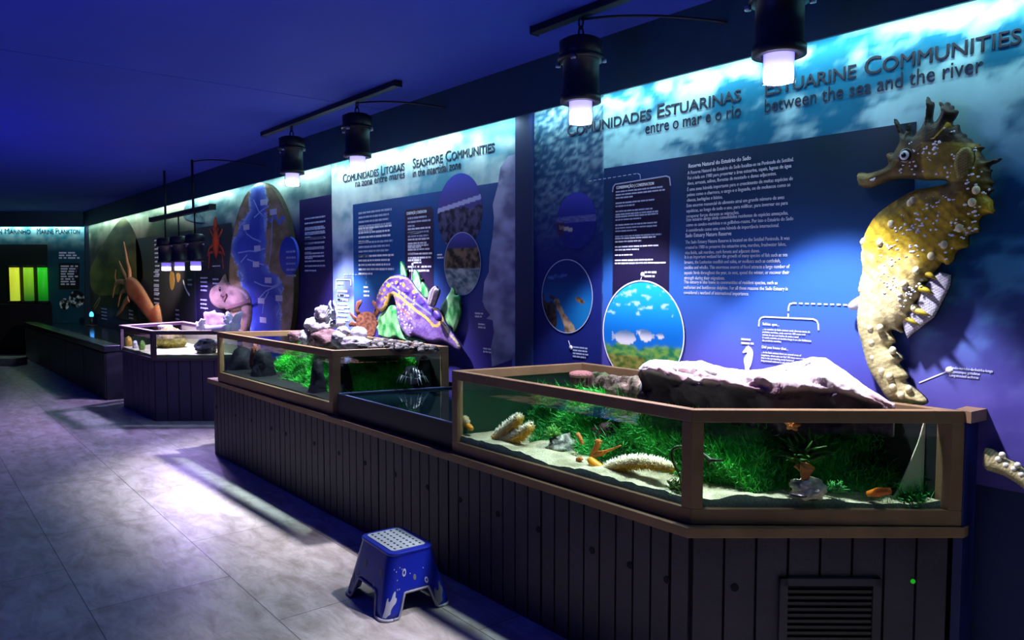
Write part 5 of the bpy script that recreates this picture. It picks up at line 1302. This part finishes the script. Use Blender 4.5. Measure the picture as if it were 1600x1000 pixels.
# stone island
GY = (hx('#6d6470'), hx('#c4bcc4')); PK = (hx('#4a2f34'), hx('#8a6a6e'))
YI = 2.42
def irock(label, px, py, rx, rz, seed, cols, y=YI, ry=None, rough=.3, name='rock', group='stones of the middle tank island'):
    c = atY(px, py, y); s = np.linalg.norm(atY(px + 1, py, y) - c); s *= .63 + .02
    zs = abs(atY(px, py + 1, y)[2] - c[2]); X_ = rx * zs * 1.28; rz *= 1.1
    return rock(name, label, c, (X_, (ry or .8) * X_, rz * zs), seed, *cols, rough, group=group)
irock('rounded grey stone, topmost of the stone stack on the middle tank', 504, 490, 12, 12, 21, GY)
irock('broad grey stone in the middle of the stack, directly under the topmost one', 500, 509, 19, 13, 22, GY, ry=.9)
irock('large dark pink stone at the foot of the stack on the middle tank', 510, 530, 27, 15, 23, PK, ry=.7)
irock('flat overhanging stone to the right of the stack, below the white crab', 527, 506, 11, 6.5, 24, GY, y=YI - .04, rough=.18)
irock('small grey stone on the right slope, beneath the flat overhanging stone', 536, 518, 9, 7, 25, GY, y=YI - .05)
irock('smooth pale cobble at the right end of the stone island', 560, 522, 13, 10.5, 26, (hx('#a49ca0'), hx('#d0c8cc')), y=YI + .02, rough=.10)
irock('mottled stone at the left tip of the stone island, half in the water', 461, 526, 11, 8, 27, PK, y=YI - .06)
irock('upright grey stone between the left tip and the dark pink stone', 478, 531, 10, 13, 28, GY, y=YI - .09)
irock('grey stone in front of the stack, just right of the dark pink stone', 529, 530, 11, 11, 29, GY, y=YI - .09)
irock('low slanting stone under the smooth cobble', 556, 536, 20, 9, 30, GY, y=YI - .05)
mb = MB(); rr = random.Random(17)
for _ in range(230):
    px = rr.uniform(550, 684); py = rr.uniform(-6, 7) + 534 + (px - 550) * .055
    p = atZ(px, py, 1.04)
    if p[1] > 2.70 or p[1] < 2.30: continue
    r_ = rr.uniform(.010, .024); mb.ball((p[0], p[1], 1.034 + rr.uniform(-.004, .014)), (r_ * 1.3, r_, r_ * .8), 7, 5, mixc(hx('#1c161a'), hx('#8d8480'), rr.random() ** 1.5))
tag(mb.build('shell_gravel', vmat('gravel', .7, .25, var=.2)), 'shelf of broken shell gravel at the right end of the middle tank', 'gravel', kind='stuff')
P, T, _ = fill([(-4.86, 2.42), (-4.40, 2.34), (-4.15, 2.66), (-4.86, 2.68)], .06)
mb = MB(); mb.add([(x, y, .028 + 1 + .008 * nz(x, y, 0, 9, 3)) for x, y in P], T, hx('#4a3f44'), True); mb.add([(x, y, .97) for x, y in P], T, hx('#2a2228'))
tag(mb.build('gravel_shelf', M_WETROCK), 'flat wet stone shelf carrying the shell gravel in the middle tank', 'rock')
c = atY(521, 491, YI - .06); mb = MB(); mb.ball(c, (.036, .03, .034), 14, 10)
wc = mb.build('crab', M_WHITE); tag(wc, 'small white crab perched on the stone stack of the middle tank', 'crab')
for k in range(8):
    s = -1 if k < 4 else 1; e = .9 - .5 * (k % 4)
    q = c + np.array([s * .055, -.01, .05 * e]); r_ = c + np.array([s * .085, -.02, .05 * e - .045])
    mb = MB(); mb.tube([c + np.array([s * .02, 0, .01 * e]), q, r_], [.008, .007, .002], 6); mb.build('leg', M_WHITE, wc)
for s in (-1, 1):
    mb = MB(); mb.tube([c + np.array([s * .02, 0, .02]), c + np.array([s * .045, -.01, .06]), c + np.array([s * .02, -.01, .095])], [.009, .012, .003], 7); mb.build('claw', M_WHITE, wc)

# ------------------------------------------------------------------ low display case between the two tanks
LC = [(-4.228, 2.072), (-3.012, 2.088), (-2.862, 2.78), (-4.02, 2.78)]
lc = thing('display_case', 'low black display case with a glossy water surface between the middle and nearest tanks', 'display case', (-3.5, 2.4, .64))
mb = MB(); mb.ring(LC, inset(LC, .02), .64, .775); mb.prism(inset(LC, .02), .64, .66); mb.build('case_wall', mat('near_black_panel', (.006, .007, .016), .4), lc)
ed = inset(LC, .004); mb = MB(); mb.ring(LC, inset(LC, .012), .7755, .780); mb.build('glass_edge', mat('blue_grey_edge', hx('#5a6a9c'), .3, spec=.6), lc)  # paler ring colour puts the highlight into the rim
P, T, _ = fill(inset(LC, .021), .15); mb = MB(); mb.add([(x, y, .768) for x, y in P], T, None, True)
mb.build('water', mat('dark_still_water', hx('#0a1c22'), .04, spec=.9), lc)

# ------------------------------------------------------------------ far tank
T1 = [(-9.448, 1.955), (-8.276, 2.008), (-7.70, 2.735), (-9.75, 2.735)]
M_BROWN = mat('dark_brown_wood', hx('#5a4452'), .5, var=.25)
aquarium('far pale lit aquarium with a thin frame, under the cluster of three lamps', T1, .625, .925, .655, .893, .05, .85, mat('pale_olive_lining', hx('#a9a878'), .6, var=.2, vscale=3), M_BROWN)
tr = MB(); tr.ring(inset(T1, -.004), inset(T1, .04), .9255, .935); tag(tr.build('rim_trim', mat('cream_wood', hx('#d8c2a0'), .5)), 'cream rim strip capping the far tank', 'trim')
sandbed('yellow white sand on the floor of the far tank', T1, .685, .648, .012, (hx('#b8a860'), hx('#f0e6b8'), hx('#8a8a6a')), 14, .06)
tc_ = thing('cabinet', 'dark violet boarded cabinet under the far tank', 'cabinet', (-8.7, 2.35, 0))
MB().prism(inset(T1, .03), 0, .62).build('carcass', M_BLACK, tc_)
mb = MB(); i1 = inset(T1, .03); planks(mb, i1[0], i1[1], .0, .62, .2); planks(mb, i1[1], i1[2], .0, .62, .12); mb.build('plank_cladding', mat('violet_grey_boards', hx('#4a4060'), .55, var=.25, vscale=5), tc_)
YT = 2.28
for nm, lab, cat, px, py, rx, rz, cc in (('tube_sponge', 'orange rounded sponge in the left window of the far tank', 'sponge', 201, 543, 5, 9, (hx('#c08a20'), hx('#e0b84a'))), ('tube_sponge', 'white rounded sponge in the left window of the far tank, beside the orange one', 'sponge', 211, 545, 4, 7, (hx('#c8c4b0'), hx('#eeeadc'))), ('tube_sponge', 'green sponge in the left window of the far tank, nearest the corner post', 'sponge', 222, 543, 4.5, 9, (hx('#6f9a34'), hx('#a8c860'))), ('rock', 'yellowish weed covered rock in the front window of the far tank', 'rock', 267, 546, 21, 17, (hx('#5c5a24'), hx('#b8ac54'))), ('rock', 'dark banded rock at the right side of the far tank front window', 'rock', 322, 543, 17, 13, (hx('#2c2630'), hx('#8a8490'))), ('rock', 'pale round rock behind the yellowish weed covered rock of the far tank', 'rock', 256, 538, 10, 12, (hx('#b0a884'), hx('#e0d8b4')))):
    y = 2.05 if nm == 'tube_sponge' else (2.40 if px < 300 and rz > 10 else 2.5)
    zs = abs(atY(px, py + 1, y)[2] - atY(px, py, y)[2]); c = atY(px, py, y)
    rock(nm, lab, (c[0], c[1], max(c[2], .68 + rz * zs * .8)), (rx * zs, rx * zs, rz * zs), int(px), *cc, .15 if nm == 'tube_sponge' else .35, cat=cat, m=M_WETROCK)
DROP = .85; c = atZ(258, 509, .905); floater('round white sponge with drooping lobes on the water of the far tank', c, .085, hx('#e6e0e4'), hx('#c8b8c8'))
def coral(label, px, py, y, s, seed):
    rr = random.Random(seed); c = atY(px, py, y); mb = MB(); mb.ball(c, (s * .6, s * .5, s * .45), 14, 10)
    for _ in range(9):
        a = rr.uniform(0, 6.28); d = np.array([math.cos(a) * .8, math.sin(a) * .5, rr.uniform(.2, 1)]); mb.tube([c, c + d * s * .6, c + d * s * rr.uniform(.8, 1.1)], [s * .28, s * .24, s * .12], 8)
    return tag(mb.build('coral', mat('white_coral', (.86, .84, .9), .6, bump=.4, bscale=60)), label, 'coral', 'white corals on the far tank')
coral('large knobbly white coral at the right end of the far tank', 364, 509, 2.62, .15, 1)
coral('low white coral at the left of the large knobbly one on the far tank', 313, 511, 2.45, .09, 2)
branch('white_branch', 'white branch lying between the two white corals on the far tank', 'coral', [(((318, 514), (335, 513), (356, 513)), .03, .04)], 2.52, mat('white_coral_branch', (.85, .83, .9), .6))

# ------------------------------------------------------------------ dark touch pool unit at the far left
ua, ub = atZ(165, 540, .66), atZ(40, 503, .66)
ua = (ua[0], ua[1]); ub = (ub[0], ub[1])
un = thing('touch_pool', 'dark low touch pool unit in the far left, with a thick raised front edge', 'pool', (-12, 2.3, 0))
UP_ = [ub, ua, (ua[0] + .06, 2.80), (ub[0] - .1, 2.80)]
MB().prism(UP_, 0, .585).build('base_cabinet', mat('black_boards', (.012, .012, .018), .5), un)
mb = MB(); d_, n_, L_ = dirn(ub, ua)
for k in range(5): obox(mb, ub, ua, k * L_ / 5 + .01, (k + 1) * L_ / 5 - .01, .001, .014, .02, .56)
mb.build('door_panel', mat('black_doors', (.016, .016, .022), .45), un)
mb = MB(); obox(mb, ub, ua, -.02, L_ + .03, -.16, .03, .586, .66); mb.build('raised_edge', mat('black_gloss_edge', (.012, .014, .02), .25, spec=.6), un, bevel=.006)
P, T, _ = fill(inset(UP_, .05), .4); mb = MB(); mb.add([(x, y, .60) for x, y in P], T, None, True); mb.build('water', mat('grey_still_water', hx('#1c242c'), .12, spec=.8), un)
c = atY(143, 492, 2.7); bs = thing('spotlight', 'tiny blue spotlight glowing at the back of the far left touch pool', 'lamp', (c[0], 2.7, .6))
MB().tube([(c[0], 2.7, .60), (c[0], 2.7, c[2] - .03)], .03, 8).build('stand', M_DARK, bs)
MB().lathe([(.001, .601), (.10, .601), (.10, .615), (.001, .62)], c[0], 2.7, 14).build('base', M_DARK, bs)
MB().ball(c, (.035, .035, .06), 10, 8).build('bulb', mat('blue_bulb', (.1, .3, 1), .3, emit=(.05, .35, 1), estr=3), bs)
a, b = atZ(-30, 570, .0), atZ(34, 570, 0)
tag(MB().beam((a[0], a[1], .06), (b[0], b[1], .06), .3, .12).build('lit_floor_patch', mat('beige_lit_patch', hx('#a89c80'), .7, var=.2)), 'low beige kerb standing in for lit floor at the far left edge', 'patch')  # low beam added in place of a lit strip of floor

# ------------------------------------------------------------------ step stool
SX, SY, SA = -3.000, 1.757, math.radians(-3)
ZT = .268
def rr_loop():
    out = []                                                   # (side index, u, corner fraction)
    for sd in range(4):
        for k in range(17): out.append((sd, -1 + 2 * k / 16, None))
        for k in range(1, 6): out.append((sd, 1, k / 6))
    return out
LOOP = rr_loop()
def spt(sd, u, cf, z, off=0.0):
    """point on the stool's tapering rounded shell"""
    f = z / ZT; hx_, hy_ = .206 - .044 * f + off, .172 - .064 * f + off; rc = .045
    c = [((-1, -1), (1, -1)), ((1, -1), (1, 1)), ((1, 1), (-1, 1)), ((-1, 1), (-1, -1))][sd]
    nrm = [(0, -1), (1, 0), (0, 1), (-1, 0)]
    d = ((c[1][0] - c[0][0]) / 2, (c[1][1] - c[0][1]) / 2)
    if cf is None:
        h = (hx_ if d[0] else hy_) - rc
        x = nrm[sd][0] * hx_ + d[0] * u * h; y = nrm[sd][1] * hy_ + d[1] * u * h
    else:
        kx, ky = c[1][0] * (hx_ - rc), c[1][1] * (hy_ - rc)
        a0 = math.atan2(nrm[sd][1], nrm[sd][0]); a = a0 + cf * math.pi / 2
        x, y = kx + rc * math.cos(a), ky + rc * math.sin(a)
    return (SX + x * math.cos(SA) - y * math.sin(SA), SY + x * math.sin(SA) + y * math.cos(SA), z)
def zlow(sd, u, cf):
    if cf is not None: return .004
    lim = .80 if sd % 2 == 0 else .78
    return .004 + .098 * sst(0, 1, (lim - abs(u)) / .22)
stl = thing('step_stool', 'blue plastic step stool with grey coral decorations, on the floor before the counter', 'stool', (SX, SY, 0))
NZ = 9; mb = MB(); V = []
N = len(LOOP)
for j in range(NZ + 1):
    for L in LOOP:
        zl = zlow(*L); V.append(spt(*L, zl + (ZT - zl) * j / NZ))
for j in range(NZ + 1):
    for L in LOOP:
        zl = zlow(*L); V.append(spt(*L, zl + (ZT - .004 - zl) * j / NZ, -.005))
O = N * (NZ + 1); Fs = []
for j in range(NZ):
    for i in range(N):
        i2 = (i + 1) % N
        Fs += [(j * N + i, j * N + i2, (j + 1) * N + i2, (j + 1) * N + i), (O + j * N + i2, O + j * N + i, O + (j + 1) * N + i, O + (j + 1) * N + i2)]
for i in range(N):
    i2 = (i + 1) % N; Fs.append((i2, i, O + i, O + i2))
mb.add(V, Fs, None, True); M_STB = mat('blue_plastic', hx('#16279c'), .30, spec=.5)
mb.build('body', M_STB, stl)
mb = MB(); top = [spt(*L, ZT, .004) for L in LOOP]; mb.prism([p[:2] for p in top], ZT - .004, ZT + .008); mb.build('top_plate', M_STB, stl, bevel=.004)
def tloc(x, y): return (SX + x * math.cos(SA) - y * math.sin(SA), SY + x * math.sin(SA) + y * math.cos(SA))
mb = MB(); mb.prism([tloc(*p) for p in chaikin(chaikin(densify([(-.140, -.086), (.128, -.086), (.128, .086), (-.140, .086)], .04), 1), 1)], ZT + .0082, ZT + .0105)
gm = mb.build('grip_mat', mat('pale_grey_rubber', hx('#c2cdc8'), .6, var=.2), stl)
mb = MB()
for i in range(8):
    for j in range(5):
        x, y = -.118 + i * .032, -.064 + j * .032; q = [tloc(x + .009 * math.cos(a), y + .0055 * math.sin(a)) for a in np.linspace(0, 6.283, 13)[:-1]]
        mb.prism(q, ZT + .0102, ZT + .0112)
mb.build('grip_dimple', mat('dark_dimple', hx('#20242c'), .6), gm)
for sd in range(4):
    P = []
    for k in range(-0, 33):
        u = -1 + 2 * k / 32; P.append(spt(sd, u, None, zlow(sd, u, None) + .003, .003))
    MB().tube(P, .0055, 7).build('edge_trim', mat('grey_trim', hx('#8e9096'), .45), stl)
for sd in range(4):
    P = [spt(sd, 1, max(.001, k / 8), .007, .003) for k in range(9)]; P = [spt(sd, .96, None, .007, .003)] + P
    MB().tube(P, .006, 7).build('foot_trim', mat('pale_trim', hx('#b4b6be'), .45), stl)
M_STK = mat('grey_sticker', hx('#b8bcc4'), .45); M_STK2 = mat('dull_sticker', hx('#6a6c74'), .5)
def sticker(name, pts, m, off=.0012, step=.008):
    """flat transfer following the shell; pts are (s, z), s = running position: side*2 + u (corner spans extra 1)"""
    P, T, _ = fill(pts, step)
    def mp2(s, z):
        sd = int(s // 3) % 4; r = s % 3
        return spt(sd, -1 + r, None, z, off) if r <= 2 else spt(sd, 1, r - 2, z, off)
    mb = MB(); mb.add([mp2(s, z) for s, z in P], T, None, True); return mb.build(name, m, stl)
def circ(s, z, rs, rz, n=16): return [(s + rs * math.cos(a), z + rz * math.sin(a)) for a in np.linspace(0, 6.283, n + 1)[:-1]]
for s, z, r, m in ((.55, .175, .016, M_STK2), (1.75, .18, .015, M_STK2), (3.35, .19, .017, M_STK), (3.95, .16, .013, M_STK2), (4.55, .135, .014, M_STK), (.25, .12, .010, M_STK2)):
    sticker('bubble_sticker', circ(s, z, r * 6.5, r), m)
    if m is M_STK: sticker('bubble_ring', circ(s, z, r * 3.2, r * .5), M_STB, .0018)
for s, z in ((3.05, .215), (3.2, .206), (2.98, .165), (3.05, .125), (3.15, .125), (3.7, .18), (4.5, .19), (2.7, .21), (2.85, .2)): sticker('bubble_sticker', circ(s, z, .022, .0035, 8), M_STK)
cor = [(2.15, .012), (2.30, .055), (2.32, .085), (2.42, .10), (2.46, .078), (2.60, .085), (2.72, .118), (2.85, .122), (2.86, .095), (2.96, .09), (2.92, .07), (2.78, .062), (2.66, .045), (2.68, .03), (2.52, .026), (2.42, .015), (2.28, .018)]
sticker('coral_sticker', chaikin([(s + .12, z) for s, z in cor], 1), M_STK)
cor2 = [(s * .9 + 2.7, z * .95) for s, z in cor]; sticker('coral_sticker', chaikin(cor2, 1), M_STK2)
sticker('coral_sticker', chaikin([(11.55 + (s - 2.15) * .7, z * .9 + .004) for s, z in cor], 1), M_STK2)
sticker('fish_sticker', [(1.3, .105), (1.38, .125), (1.45, .112), (1.52, .12), (1.44, .1), (1.40, .09)], M_STK)

# ------------------------------------------------------------------ fit lettering to its measured width
bpy.context.view_layer.update()
for o, wd in TXT:
    d = o.dimensions.x / max(o.scale.x, 1e-6)
    if d > 0 and wd > 0: o.scale.x = wd / d
bpy.context.view_layer.update()
dg = bpy.context.evaluated_depsgraph_get()
for o, wd in TXT:                                   # lettering as plain meshes
    me = bpy.data.meshes.new_from_object(o.evaluated_get(dg)); nm = o.name; me.name = nm
    n = bpy.data.objects.new('lettering', me); COL.objects.link(n)
    n.parent = o.parent; n.matrix_world = o.matrix_world.copy()
    bpy.data.objects.remove(o); n.name = nm
